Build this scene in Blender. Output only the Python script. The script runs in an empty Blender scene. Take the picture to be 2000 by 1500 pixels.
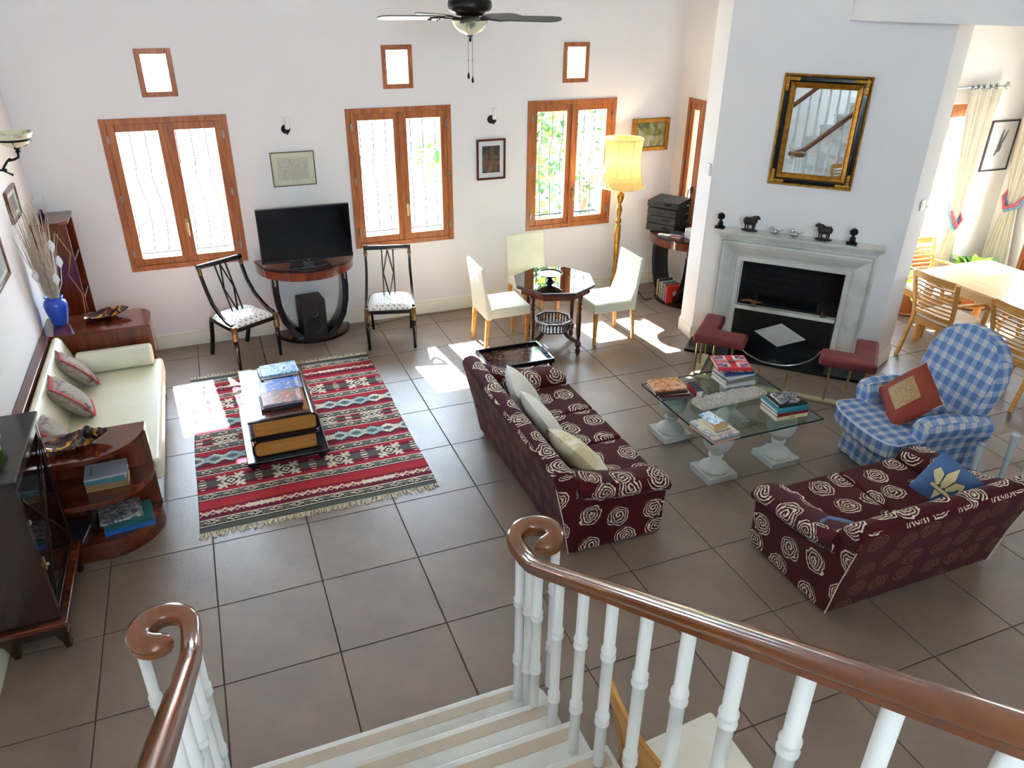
import bpy, bmesh, math, random
import numpy as np
from mathutils import Vector, Matrix
random.seed(7)
SC = bpy.context.scene
COL = SC.collection
PI = math.pi
def R(d): return math.radians(d)

# ---------------------------------------------------------------- camera
YAW, PITCH, ROLL, FPX, CAMH = 0.385755840, -0.481663589, 0.011608555, 1484.2038, 3.21169
def cam_axes():
    f = Vector((math.sin(YAW)*math.cos(PITCH), math.cos(YAW)*math.cos(PITCH), math.sin(PITCH)))
    r = Vector((math.cos(YAW), -math.sin(YAW), 0)); u = r.cross(f)
    c, s = math.cos(ROLL), math.sin(ROLL)
    return c*r+s*u, -s*r+c*u, f
_r, _u, _f = cam_axes()
cd = bpy.data.cameras.new('camera'); cam = bpy.data.objects.new('camera', cd); COL.objects.link(cam)
cd.sensor_width = 36; cd.lens = FPX/2000*36; cd.clip_start = .02; cd.clip_end = 300
m = Matrix((( _r.x, _u.x, -_f.x, 0), (_r.y, _u.y, -_f.y, 0), (_r.z, _u.z, -_f.z, CAMH), (0, 0, 0, 1)))
cam.matrix_world = m
SC.camera = cam
# ---------------------------------------------------------------- light and exposure
SKY = 19.0
SUN = 80.0
w = bpy.data.worlds.new('sky'); SC.world = w; w.use_nodes = True
bg = w.node_tree.nodes['Background']; bg.inputs[0].default_value = (.61, .80, 1.0, 1); bg.inputs[1].default_value = SKY
sd = bpy.data.lights.new('sun', 'SUN'); sd.energy = SUN; sd.angle = R(.6); sd.color = (1, .97, .90)
sun = bpy.data.objects.new('sun', sd); COL.objects.link(sun)
sun.rotation_euler = Vector((.09, -.99, -1.0)).to_track_quat('-Z', 'Y').to_euler()
sun.location = (0, 14, 10)
def portal(loc, direction, sx, sy):
    d = bpy.data.lights.new('portal', 'AREA'); d.shape = 'RECTANGLE'; d.size = sx; d.size_y = sy
    d.cycles.is_portal = True
    o = bpy.data.objects.new('portal', d); COL.objects.link(o); o.location = loc
    o.rotation_euler = Vector(direction).to_track_quat('-Z', 'Y').to_euler()
vs = SC.view_settings
SC.display_settings.display_device = 'sRGB'
vs.view_transform = 'Standard'; vs.look = 'None'; vs.exposure = 1.02; vs.gamma = 1; vs.use_curve_mapping = False
SC.cycles.max_bounces = 12; SC.cycles.diffuse_bounces = 7; SC.cycles.glossy_bounces = 5
SC.cycles.transparent_max_bounces = 24; SC.cycles.transmission_bounces = 6
SC.cycles.sample_clamp_indirect = 12
SC.cycles.caustics_reflective = False; SC.cycles.caustics_refractive = False
SC.cycles.use_denoising = True
WX0, WX1, WYB, WYD, WYF, CEIL = -1.40, 8.50, 7.62, 6.05, -3.4, 4.4

# ---------------------------------------------------------------- materials
def lin(h):
    if isinstance(h, tuple): return (*h[:3], 1)
    h = h.lstrip('#'); out = []
    for i in (0, 2, 4):
        c = int(h[i:i+2], 16)/255
        out.append(c/12.92 if c <= .04045 else ((c+.055)/1.055)**2.4)
    return (*out, 1)
MATS = {}
class NT:
    def __init__(s, name):
        s.m = bpy.data.materials.new(name); s.m.use_nodes = True; s.t = s.m.node_tree
        s.b = s.t.nodes['Principled BSDF']; s.out = s.t.nodes['Material Output']
    def n(s, typ, **kw):
        nd = s.t.nodes.new(typ)
        for k, v in kw.items():
            if k.startswith('i_'):
                key = k[2:]; key = int(key) if key.isdigit() else key.replace('_', ' ')
                s.set(nd.inputs[key], v)
            else: setattr(nd, k, v)
        return nd
    def set(s, inp, v):
        if hasattr(v, 'is_output'): s.t.links.new(v, inp)
        else: inp.default_value = v
    def math(s, op, a, b=None, c=None):
        nd = s.t.nodes.new('ShaderNodeMath'); nd.operation = op
        for i, v in enumerate((a, b, c)):
            if v is not None: s.set(nd.inputs[i], v)
        return nd.outputs[0]
    def ramp(s, fac, stops, interp='LINEAR'):
        nd = s.t.nodes.new('ShaderNodeValToRGB'); s.set(nd.inputs[0], fac); cr = nd.color_ramp; cr.interpolation = interp
        while len(cr.elements) < len(stops): cr.elements.new(.5)
        for e, (p, c) in zip(cr.elements, stops): e.position = p; e.color = lin(c)
        return nd.outputs[0]
    def mix(s, fac, a, b):
        nd = s.t.nodes.new('ShaderNodeMix'); nd.data_type = 'RGBA'
        s.set(nd.inputs[0], fac); s.set(nd.inputs[6], a if hasattr(a, 'is_output') else lin(a)); s.set(nd.inputs[7], b if hasattr(b, 'is_output') else lin(b))
        return nd.outputs[2]
    def coord(s, which='Object', scale=(1, 1, 1)):
        tc = s.t.nodes.new('ShaderNodeTexCoord'); mp = s.t.nodes.new('ShaderNodeMapping')
        s.t.links.new(tc.outputs[which], mp.inputs[0]); mp.inputs['Scale'].default_value = scale
        return mp.outputs[0]
    def bump(s, h, strength=.2, dist=.01):
        nd = s.t.nodes.new('ShaderNodeBump'); nd.inputs['Strength'].default_value = strength; nd.inputs['Distance'].default_value = dist
        s.set(nd.inputs['Height'], h); s.t.links.new(nd.outputs[0], s.b.inputs['Normal'])
    def fin(s, col=None, rough=.5, metal=0, spec=None, **kw):
        if col is not None: s.set(s.b.inputs['Base Color'], col if hasattr(col, 'is_output') else lin(col))
        s.set(s.b.inputs['Roughness'], rough); s.b.inputs['Metallic'].default_value = metal
        if spec is not None: s.b.inputs['Specular IOR Level'].default_value = spec
        for k, v in kw.items(): s.set(s.b.inputs[k.replace('_', ' ')], v)
        return s.m
def plain(name, col, rough=.5, metal=0, var=.12, scale=8, bump=0, **kw):
    """a colour with a slight procedural unevenness"""
    if name in MATS: return MATS[name]
    t = NT(name); c = t.coord('Object')
    n = t.n('ShaderNodeTexNoise', i_Vector=c, i_Scale=scale, i_Detail=3.0)
    l = lin(col); a = tuple(max(0, x*(1-var)) for x in l[:3]); b = tuple(min(1, x*(1+var)) for x in l[:3])
    colr = t.ramp(n.outputs[0], [(.3, a), (.7, b)])
    if bump: t.bump(t.n('ShaderNodeTexNoise', i_Vector=c, i_Scale=scale*12, i_Detail=2.0).outputs[0], bump, .004)
    MATS[name] = t.fin(colr, rough, metal, **kw); return MATS[name]
def wood(name, c1, c2, rough=.35, axis='x', scale=1.0, coat=0):
    if name in MATS: return MATS[name]
    t = NT(name); sc = {'x': (1.2, 14, 14), 'y': (14, 1.2, 14), 'z': (14, 14, 1.2)}[axis]
    c = t.coord('Object', tuple(k*scale for k in sc))
    n1 = t.n('ShaderNodeTexNoise', i_Vector=c, i_Scale=1.6, i_Detail=5.0, i_Distortion=1.2)
    n2 = t.n('ShaderNodeTexNoise', i_Vector=c, i_Scale=9.0, i_Detail=4.0)
    f = t.math('ADD', t.math('MULTIPLY', n1.outputs[0], .75), t.math('MULTIPLY', n2.outputs[0], .25))
    col = t.ramp(f, [(.36, c1), (.64, c2)])
    m = t.fin(col, rough)
    if coat: t.b.inputs['Coat Weight'].default_value = coat; t.b.inputs['Coat Roughness'].default_value = .08
    MATS[name] = m; return m
M = {}
M['wall'] = plain('wall_paint', (.80, .79, .785), .85, var=.015, scale=2, bump=.05)
M['white'] = plain('white_gloss_paint', (.78, .78, .76), .35, var=.02)
M['base'] = plain('cream_skirting_paint', (.74, .73, .64), .4, var=.03)
M['ceil'] = plain('ceiling_paint', (.82, .82, .80), .9, var=.01)
M['grout'] = plain('tile_grout', '#4a403a', .9, var=.2, scale=30)
def tile_mat():
    t = NT('ceramic_floor_tile'); c = t.coord('Object')
    tc = t.n('ShaderNodeObjectInfo')
    n = t.n('ShaderNodeTexNoise', i_Vector=c, i_Scale=3.2, i_Detail=6.0, i_Roughness=.62)
    n2 = t.n('ShaderNodeTexNoise', i_Vector=c, i_Scale=45.0, i_Detail=4.0)
    a = t.mix(t.ramp(n.outputs[0], [(.35, (0, 0, 0)), (.65, (1, 1, 1))]), '#706055', '#82705f')
    b = t.mix(t.math('MULTIPLY', tc.outputs['Random'], .35), a, '#78685c')
    t.bump(t.math('ADD', t.math('MULTIPLY', n2.outputs[0], .5), n.outputs[0]), .28, .006)
    return t.fin(b, t.math('ADD', t.math('MULTIPLY', n2.outputs[0], .14), .33), 0, .9)
M['tile'] = tile_mat()
M['winwood'] = wood('orange_stained_window_wood', '#8a4a24', '#b06c38', .38, 'z')
M['winwoodh'] = wood('orange_stained_rail_wood', '#8a4a24', '#b06c38', .38, 'x')
M['brown'] = wood('walnut_handrail_wood', '#6a3816', '#7c4720', .2, 'y', .25, .6)
M['mahog'] = wood('mahogany_veneer', '#46190c', '#642a14', .16, 'x', .8, .5)
M['mahogz'] = wood('mahogany_veneer_upright', '#46190c', '#6e3016', .18, 'z', .8, .5)
M['darkwood'] = wood('dark_mahogany_wood', '#170a07', '#2f130c', .25, 'z', 1, .4)
M['turned'] = wood('turned_walnut_wood', '#2a120b', '#4a2114', .3, 'z', 1, .3)
M['blond'] = wood('honey_beech_wood', '#b07a35', '#cf9a52', .4, 'x')
M['blondtop'] = wood('pale_beech_table_wood', '#c9a878', '#dcc198', .28, 'y', .6)
M['tan'] = wood('tan_pine_wood', '#9a6a2c', '#bd8640', .45, 'x')
M['tanp'] = wood('worn_tan_panel', '#8a5a2a', '#b07a3e', .28, 'y')
M['black'] = plain('black_lacquer', '#0b0c10', .18, var=.3)
M['blackmatte'] = plain('matte_black_plastic', '#101114', .5, var=.3)
M['blackmarble'] = plain('black_marble', '#08090b', .2, var=.5)
M['iron'] = plain('wrought_iron', '#16181f', .45, .6, var=.3)
M['gold'] = plain('antique_gold_leaf', '#a8792a', .38, .75, var=.35, scale=25)
M['goldtrim'] = plain('worn_gold_trim', '#6a5a38', .4, .7, var=.4, scale=40)
M['brass'] = plain('brushed_brass', '#a99260', .3, .9, var=.15)
M['steel'] = plain('satin_steel', '#9a9a9c', .28, .95, var=.1)
M['silver'] = plain('crackled_silver', '#b8bcb8', .22, .85, var=.4, scale=60)
M['cream'] = plain('cream_leather', '#dcd8be', .38, var=.05, scale=4, bump=.05)
M['creamp'] = plain('pale_cream_leatherette', '#dfdfca', .42, var=.04, bump=.05)
M['cushionw'] = plain('off_white_linen', '#d8d5cc', .85, var=.06, scale=12, bump=.2)
M['seatw'] = plain('ivory_seat_cloth', '#dcd8cc', .8, var=.05, bump=.2)
M['stone'] = plain('weathered_white_stone', '#b9bab4', .75, var=.12, scale=10, bump=.25)
M['fbrick'] = plain('sooty_firebrick', '#17100d', .9, var=.5, scale=9, bump=.4)
M['redleather'] = plain('faded_red_suede', '#6a2222', .62, var=.22, scale=9, bump=.12)
M['bluevase'] = plain('blue_glazed_pottery', '#2f57c4', .22, var=.15, scale=5)
M['twig'] = plain('bleached_twigs', '#b9aa98', .8, var=.25, scale=30)
M['petal'] = plain('white_shell_petal', '#e4e4ea', .5, var=.08)
M['paper'] = plain('book_pages', '#d8d2c2', .8, var=.08, scale=60)
M['terra'] = plain('terracotta', '#c07a4a', .8, var=.15)
M['soil'] = plain('potting_soil', '#2a1d14', .95, var=.4)
M['leaf'] = plain('green_leaf', '#3f7a1e', .45, var=.4, scale=6, Subsurface_Weight=0.0)
M['leafl'] = plain('yellow_green_leaf', '#8fb83a', .45, var=.35, scale=5)
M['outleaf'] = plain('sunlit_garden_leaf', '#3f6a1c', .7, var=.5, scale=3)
M['outleafd'] = plain('shaded_garden_leaf', '#24481a', .7, var=.5, scale=3)  # lit and shaded leaf greens: sun and shade put into the two colours
M['bark'] = plain('garden_bark', '#5a4636', .9, var=.4)
M['terrace'] = plain('pale_terrace_stone', '#c9c2b4', .9, var=.1, scale=1.5)
M['gwall'] = plain('white_garden_wall', '#e6e4de', .9, var=.04)
M['fringe'] = plain('cream_wool_fringe', '#c9bda0', .95, var=.25, scale=40)
M['curtain'] = plain('ivory_silk_curtain', '#d3cec0', .6, var=.06, scale=6)
M['tieblue'] = plain('blue_tie_cord', '#5f95bd', .7, var=.3, scale=30)
M['tiered'] = plain('red_tie_cord', '#a85058', .7, var=.3, scale=30)
M['plasticw'] = plain('white_plastic', '#dfe2e6', .4, var=.03)
M['screen'] = plain('black_glass_screen', '#04050a', .08, var=.3)
M['coral'] = plain('grey_white_coral', '#c2bdb4', .9, var=.25, scale=50, bump=.6)
def marble():
    t = NT('grey_white_marble'); c = t.coord('Object')
    n = t.n('ShaderNodeTexNoise', i_Vector=c, i_Scale=2.2, i_Detail=7.0, i_Distortion=.9)
    n2 = t.n('ShaderNodeTexNoise', i_Vector=c, i_Scale=1.1, i_Detail=3.0, i_Distortion=.4)
    a = t.ramp(n.outputs[0], [(.3, '#a4a8a0'), (.5, '#c6c8c2'), (.7, '#d6d7d2')])
    b = t.mix(t.ramp(n2.outputs[0], [(.6, (0, 0, 0)), (.8, (.35, .35, .35))]), a, '#b08a58')
    return t.fin(b, .28)
M['marble'] = marble()
def stair_marble():
    t = NT('white_stair_marble'); c = t.coord('Object')
    n = t.n('ShaderNodeTexNoise', i_Vector=c, i_Scale=2.0, i_Detail=6.0, i_Distortion=.8)
    return t.fin(t.ramp(n.outputs[0], [(.35, '#c4c2ba'), (.55, '#dcdcd8')]), .22)
M['stair'] = stair_marble()
def glass(name, tint=(1, 1, 1), ior=1.45, rough=0.0, minrefl=0.0):
    t = NT(name); t.t.nodes.remove(t.b)
    tr = t.n('ShaderNodeBsdfTransparent'); tr.inputs[0].default_value = (*tint, 1)
    gl = t.n('ShaderNodeBsdfGlossy'); gl.inputs['Roughness'].default_value = rough
    fr = t.n('ShaderNodeFresnel'); fr.inputs[0].default_value = ior
    mx = t.n('ShaderNodeMixShader')
    ge = t.n('ShaderNodeNewGeometry')
    t.t.links.new(t.math('MULTIPLY', fr.outputs[0], t.math('SUBTRACT', 1.0, ge.outputs['Backfacing'])), mx.inputs[0]); t.t.links.new(tr.outputs[0], mx.inputs[1]); t.t.links.new(gl.outputs[0], mx.inputs[2])
    t.t.links.new(mx.outputs[0], t.out.inputs[0]); return t.m
M['glass'] = glass('clear_window_glass')
M['tglass'] = glass('greenish_table_glass', (.80, .88, .84), 1.6)
M['gedge'] = plain('dark_glass_edge', '#1b2f2a', .1, var=.1)
M['acrylic'] = glass('clear_acrylic', (.86, .92, .95), 1.5)
def mirror():
    t = NT('mirror_silvering'); return t.fin((.80, .86, .90), .01, 1)
M['mirror'] = mirror()
def shade():
    t = NT('lit_parchment_lampshade'); t.t.nodes.remove(t.b); c = t.coord('Object')
    n = t.n('ShaderNodeTexNoise', i_Vector=c, i_Scale=30.0, i_Detail=2.0)
    col = t.ramp(n.outputs[0], [(.3, '#b89c68'), (.7, '#c4aa76')])
    d = t.n('ShaderNodeBsdfDiffuse', i_Color=col); tl = t.n('ShaderNodeBsdfTranslucent', i_Color=col)
    mx = t.n('ShaderNodeMixShader', i_0=.5); t.t.links.new(d.outputs[0], mx.inputs[1]); t.t.links.new(tl.outputs[0], mx.inputs[2])
    t.t.links.new(mx.outputs[0], t.out.inputs[0]); return t.m
M['shade'] = shade()
def alabaster():
    t = NT('cream_alabaster_glass'); c = t.coord('Object')
    n = t.n('ShaderNodeTexNoise', i_Vector=c, i_Scale=5.0, i_Detail=5.0, i_Distortion=1.5)
    return t.fin(t.ramp(n.outputs[0], [(.34, '#8d8a78'), (.42, '#d8d6b6'), (.7, '#e6e4c8')]), .3)
M['alab'] = alabaster()
def uvnode(t, sc=1.0):
    tc = t.n('ShaderNodeTexCoord'); mp = t.n('ShaderNodeMapping'); t.t.links.new(tc.outputs['UV'], mp.inputs[0])
    mp.inputs['Scale'].default_value = (sc, sc, sc); return mp.outputs[0]
def roses(name, line, base='#420811', dens=4.6):
    t = NT(name); uv = uvnode(t, dens)
    nz = t.n('ShaderNodeTexNoise', i_Vector=uv, i_Scale=3.2, i_Detail=2.0)
    off = t.n('ShaderNodeVectorMath', operation='MULTIPLY_ADD'); t.t.links.new(nz.outputs['Color'], off.inputs[0])
    off.inputs[1].default_value = (.26, .26, 0); t.t.links.new(uv, off.inputs[2])
    vo = t.n('ShaderNodeTexVoronoi', voronoi_dimensions='2D', feature='F1', i_Vector=uv, i_Scale=1.0, i_Randomness=.42)
    sub = t.n('ShaderNodeVectorMath', operation='SUBTRACT'); t.t.links.new(off.outputs[0], sub.inputs[0]); t.t.links.new(vo.outputs['Position'], sub.inputs[1])
    s2 = t.n('ShaderNodeVectorMath', operation='SUBTRACT'); t.t.links.new(sub.outputs[0], s2.inputs[0]); s2.inputs[1].default_value = (.13, .13, 0)
    ln = t.n('ShaderNodeVectorMath', operation='LENGTH'); t.t.links.new(s2.outputs[0], ln.inputs[0])
    sp = t.n('ShaderNodeSeparateXYZ', i_0=s2.outputs[0])
    ang = t.math('ARCTAN2', sp.outputs[1], sp.outputs[0])
    nf = t.n('ShaderNodeTexNoise', i_Vector=uv, i_Scale=9.0, i_Detail=2.0)
    r = t.math('ADD', ln.outputs['Value'], t.math('MULTIPLY', t.math('SUBTRACT', nf.outputs[0], .5), .075))
    ph = t.math('ADD', t.math('MULTIPLY', r, 64.0), ang)
    rings = t.math('GREATER_THAN', t.math('SINE', ph), .30)
    mask = t.math('LESS_THAN', r, .375)
    fac = t.math('MULTIPLY', rings, mask)
    col = t.mix(fac, base, line)
    n3 = t.n('ShaderNodeTexNoise', i_Vector=uv, i_Scale=60.0, i_Detail=2.0); t.bump(n3.outputs[0], .15, .003)
    return t.fin(col, .9, 0, .2, Sheen_Weight=.05)
M['rose'] = roses('burgundy_rose_velvet', '#cfc2ae')
M['roseback'] = roses('burgundy_rose_velvet_back', '#6c4634', '#420811', 5.4)  # sofa backs: same velvet, smaller roses in darker brown lines
def plaid():
    t = NT('blue_cream_plaid_cotton'); uv = uvnode(t, 1/.098); sp = t.n('ShaderNodeSeparateXYZ', i_0=uv)
    fac = []; th = []
    for k in (0, 1):
        fr = t.math('FRACT', sp.outputs[k])
        a = t.math('ABSOLUTE', t.math('SUBTRACT', fr, .5))
        w_ = t.n('ShaderNodeMapRange', i_0=a, i_1=.19, i_2=.25); fac.append(w_.outputs[0])
        th.append(t.math('LESS_THAN', a, .035))
    s = t.math('ADD', fac[0], fac[1])
    col = t.ramp(t.math('MULTIPLY', s, .5), [(0, '#bcbcb6'), (.5, '#8298bc'), (1, '#56749f')])
    col = t.mix(t.math('MULTIPLY', t.math('MAXIMUM', th[0], th[1]), .45), col, '#9a9ba8')
    n3 = t.n('ShaderNodeTexNoise', i_Vector=uv, i_Scale=8.0, i_Detail=2.0); t.bump(n3.outputs[0], .3, .006)
    return t.fin(col, .85, 0, .2)
M['plaid'] = plaid()
def dotted():
    t = NT('ivory_silk_dark_diamonds'); uv = uvnode(t, 1/.055); sp = t.n('ShaderNodeSeparateXYZ', i_0=uv)
    a = t.math('ADD', sp.outputs[0], sp.outputs[1]); b = t.math('SUBTRACT', sp.outputs[0], sp.outputs[1])
    fa = t.math('ABSOLUTE', t.math('SUBTRACT', t.math('FRACT', a), .5)); fb = t.math('ABSOLUTE', t.math('SUBTRACT', t.math('FRACT', b), .5))
    d = t.math('LESS_THAN', t.math('MAXIMUM', fa, fb), .15)
    return t.fin(t.mix(d, '#ddd8cf', '#3c3a44'), .6)
M['dotted'] = dotted()
def collage(name, cols, scale=14, dist=2.0, rough=.3, mode='Object', metal=0):
    t = NT(name); c = t.coord(mode)
    n = t.n('ShaderNodeTexNoise', i_Vector=c, i_Scale=scale, i_Detail=4.0, i_Distortion=dist)
    k = len(cols); st = [(.28+.44*i/(k-1), cc) for i, cc in enumerate(cols)]
    return t.fin(t.ramp(n.outputs[0], st), rough, metal)
M['c_ocean'] = collage('cover_ocean', ['#1c5f9a', '#5fb0dc', '#e8eef2', '#4aa0d8', '#8a7ab0'])
M['c_blue'] = collage('cover_blue_mix', ['#17409a', '#2c62c0', '#5c7fd0', '#a89a5a', '#e4e6ea'])
M['c_fish'] = collage('cover_reef', ['#32506a', '#4d8a86', '#b0603e', '#c08aa0', '#c9b27a'])
M['c_tiger'] = collage('cover_tiger', ['#2a1c18', '#a85a26', '#cf8a4a', '#c9b8a8', '#6a5a52'], 18)
M['c_grey'] = collage('cover_grey_photo', ['#2a2c34', '#5a5a60', '#a8a6a4', '#c8c6c2'], 16)
M['c_dark'] = collage('cover_dark_photo', ['#121214', '#2a2a2e', '#a0a0a4', '#c0b040'], 15)
M['c_pastel'] = collage('cover_pastel', ['#c8586a', '#d8d0c0', '#6a8ab0', '#e0a080'], 12)
M['agate'] = collage('gold_and_wine_glass', ['#1a0c10', '#34101a', '#3a1018', '#c8961e', '#2c120e'], 9, 2.5, .1)
M['tap'] = collage('tapestry_linen', ['#6f6a64', '#8f8880', '#a09888', '#8a706a', '#544c48'], 13, 1.5, .85)
M['landscape'] = collage('oil_landscape', ['#2c3a20', '#56602e', '#8a8a4a', '#a8a890', '#b8c0bc'], 7, 1.0, .5)
M['abstract'] = collage('brown_abstract_print', ['#181a20', '#3a342c', '#6a5038', '#8a6a44'], 9, 1.5, .5)
M['mapink'] = collage('engraved_map', ['#8a8474', '#c8c4b0', '#d4d0bc', '#a8a490', '#d0ccb8'], 26, 3.0, .7)
M['embro'] = collage('gold_embroidery', ['#3a1e10', '#86683a', '#a88a54', '#6a3018', '#b8a470'], 40, 2.5, .5)
M['tray'] = collage('lacquered_tray', ['#1a0d0c', '#2c1614', '#54382c', '#6a5648'], 18, 2.0, .07)
COLM = {}
def C(h, rough=.5, metal=0):
    k = (h, rough, metal)
    if k not in COLM: COLM[k] = plain('paint_'+h.strip('#')+('_%d' % int(rough*100)), h, rough, metal, var=.06)
    return COLM[k]

# ---------------------------------------------------------------- mesh helper
class G:
    def __init__(s): s.v = []; s.f = []; s.mi = []; s.k = 0
    def add(s, vs, fs):
        o = len(s.v); s.v += [tuple(p) for p in vs]; s.f += [tuple(i+o for i in f) for f in fs]; s.mi += [s.k]*len(fs); return s
    def box(s, x0, x1, y0, y1, z0, z1):
        return s.add([(x0, y0, z0), (x1, y0, z0), (x1, y1, z0), (x0, y1, z0), (x0, y0, z1), (x1, y0, z1), (x1, y1, z1), (x0, y1, z1)],
                     [(0, 3, 2, 1), (4, 5, 6, 7), (0, 1, 5, 4), (1, 2, 6, 5), (2, 3, 7, 6), (3, 0, 4, 7)])
    def cbox(s, c, d): return s.box(c[0]-d[0]/2, c[0]+d[0]/2, c[1]-d[1]/2, c[1]+d[1]/2, c[2]-d[2]/2, c[2]+d[2]/2)
    def bar(s, a, b, w, h=None, up=(0, 0, 1)):
        """square bar from a to b"""
        h = w if h is None else h
        return s.sweep([a, b], [(-w/2, -h/2), (w/2, -h/2), (w/2, h/2), (-w/2, h/2)], up)
    def sweep(s, pts, sec, up=(0, 0, 1), closed=False, scales=None):
        pts = [Vector(p) for p in pts]; n = len(pts); k = len(sec); V = []; F = []
        prev = None
        for i, p in enumerate(pts):
            a = pts[(i-1) % n] if (closed or i > 0) else pts[i]; b = pts[(i+1) % n] if (closed or i < n-1) else pts[i]
            t = (b-a).normalized(); u = Vector(up)
            if abs(t.dot(u)) > .98: u = Vector((0, 1, 0)) if prev is None else prev
            sd_ = t.cross(u).normalized(); uu = sd_.cross(t).normalized(); prev = uu
            sc = scales[i] if scales else 1
            if not isinstance(sc, (tuple, list)): sc = (sc, sc)
            V += [p+sd_*x*sc[0]+uu*y*sc[1] for x, y in sec]
        m_ = n if closed else n-1
        for i in range(m_):
            for j in range(k):
                a = i*k+j; b = i*k+(j+1) % k; c = ((i+1) % n)*k+(j+1) % k; d = ((i+1) % n)*k+j
                F.append((a, b, c, d))
        if not closed: F += [tuple(range(k-1, -1, -1)), tuple((n-1)*k+j for j in range(k))]
        return s.add(V, F)
    def tube(s, pts, r, seg=8, up=(0, 0, 1), closed=False, flat=1.0):
        sec = [(math.cos(2*PI*i/seg), flat*math.sin(2*PI*i/seg)) for i in range(seg)]
        rr = r if isinstance(r, (list, tuple)) else [r]*len(pts)
        return s.sweep(pts, sec, up, closed, rr)
    def lathe(s, prof, c=(0, 0, 0), seg=24, a0=0, a1=2*PI, sx=1, sy=1):
        full = abs(a1-a0-2*PI) < 1e-6; n = seg if full else seg+1; V = []; F = []
        for r, z in prof:
            for i in range(n):
                a = a0+(a1-a0)*i/seg; V.append((c[0]+r*math.cos(a)*sx, c[1]+r*math.sin(a)*sy, c[2]+z))
        for j in range(len(prof)-1):
            for i in range(seg):
                a = j*n+i; b = j*n+(i+1) % n; F.append((a, b, b+n, a+n))
        if prof[0][0] > 1e-6: F.append(tuple(range(n-1, -1, -1)))
        if prof[-1][0] > 1e-6: F.append(tuple((len(prof)-1)*n+i for i in range(n)))
        return s.add(V, F)
    def prism(s, poly, a, b, ax='z'):
        n = len(poly)
        def P(p, h): return {'z': (p[0], p[1], h), 'x': (h, p[0], p[1]), 'y': (p[0], h, p[1])}[ax]
        V = [P(p, a) for p in poly]+[P(p, b) for p in poly]
        F = [tuple(range(n-1, -1, -1)), tuple(range(n, 2*n))]+[(i, (i+1) % n, n+(i+1) % n, n+i) for i in range(n)]
        return s.add(V, F)
    def ball(s, c, r, seg=12, rings=8):
        r = r if isinstance(r, (tuple, list)) else (r, r, r)
        V = [(c[0], c[1], c[2]-r[2])]; F = []
        for j in range(1, rings):
            t = -PI/2+PI*j/rings
            for i in range(seg):
                a = 2*PI*i/seg; V.append((c[0]+r[0]*math.cos(t)*math.cos(a), c[1]+r[1]*math.cos(t)*math.sin(a), c[2]+r[2]*math.sin(t)))
        V.append((c[0], c[1], c[2]+r[2])); L = len(V)-1
        for i in range(seg):
            F.append((0, 1+(i+1) % seg, 1+i)); F.append((L, 1+(rings-2)*seg+i, 1+(rings-2)*seg+(i+1) % seg))
            for j in range(rings-2):
                a = 1+j*seg+i; b = 1+j*seg+(i+1) % seg; F.append((a, b, b+seg, a+seg))
        return s.add(V, F)
    def grid(s, fn, nu, nv):
        V = [fn(i/nu, j/nv) for j in range(nv+1) for i in range(nu+1)]
        F = [(j*(nu+1)+i, j*(nu+1)+i+1, (j+1)*(nu+1)+i+1, (j+1)*(nu+1)+i) for j in range(nv) for i in range(nu)]
        return s.add(V, F)
    def pillow(s, w_, h_, t_, n=12, pinch=.07):
        for sg in (1, -1):
            def fn(u, v):
                u = 2*u-1; v = 2*v-1; u = math.copysign(abs(u)**.8, u); v = math.copysign(abs(v)**.8, v)
                cr = 1-.07*(u*u*v*v); x = w_/2*u*(1-pinch*(1-v*v))*cr; y = h_/2*v*(1-pinch*(1-u*u))*cr
                z = t_/2*(max(0, (1-abs(u)**2.6)*(1-abs(v)**2.6))**.5)
                return (x, y, sg*z)
            g = G(); g.grid(fn, n, n)
            if sg < 0: g.f = [tuple(reversed(f)) for f in g.f]
            s.add(g.v, g.f)
        return s
    def tf(s, mx):
        s.v = [tuple(mx @ Vector(p)) for p in s.v]; return s
def poly_norm(P, f):
    n = np.zeros(3)
    for i in range(len(f)): n += np.cross(P[f[i]], P[f[(i+1) % len(f)]])
    return n
def build(name, g, mat, parent=None, smooth=False, bev=0, segs=2, sharp=38, uvs=False, kind=None, sub=0, label=None):
    me = bpy.data.meshes.new(name); me.from_pydata(g.v, [], g.f)
    mats = mat if isinstance(mat, (list, tuple)) else [mat]
    for m_ in mats: me.materials.append(M[m_] if isinstance(m_, str) else m_)
    if len(mats) > 1: me.polygons.foreach_set('material_index', g.mi)
    me.update(); me.validate()
    if not (mat == 'glass' or mat == 'tglass'):
        bm = bmesh.new(); bm.from_mesh(me); bmesh.ops.recalc_face_normals(bm, faces=bm.faces); bm.to_mesh(me); bm.free()
    if uvs:
        uvl = me.uv_layers.new(name='UVMap'); P = np.array(g.v)
        co = np.zeros((len(me.loops), 2))
        for p in me.polygons:
            n = p.normal; a = max(range(3), key=lambda k: abs(n[k])); ax = [(1, 2), (0, 2), (0, 1)][a]
            for li in p.loop_indices:
                q = P[me.loops[li].vertex_index]; co[li] = (q[ax[0]]+a*.37, q[ax[1]]+a*.21)
        uvl.data.foreach_set('uv', co.ravel())
    if smooth or bev:
        me.polygons.foreach_set('use_smooth', [True]*len(me.polygons))
        me.set_sharp_from_angle(angle=R(sharp))
    o = bpy.data.objects.new(name, me); COL.objects.link(o)
    if parent: o.parent = parent
    if bev:
        b = o.modifiers.new('bevel', 'BEVEL'); b.width = bev; b.segments = segs; b.limit_method = 'ANGLE'; b.angle_limit = R(sharp); b.harden_normals = True
    if sub:
        b = o.modifiers.new('sub', 'SUBSURF'); b.levels = sub; b.render_levels = sub
    if kind: o['kind'] = kind
    if label: o['label'] = label
    return o
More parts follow.
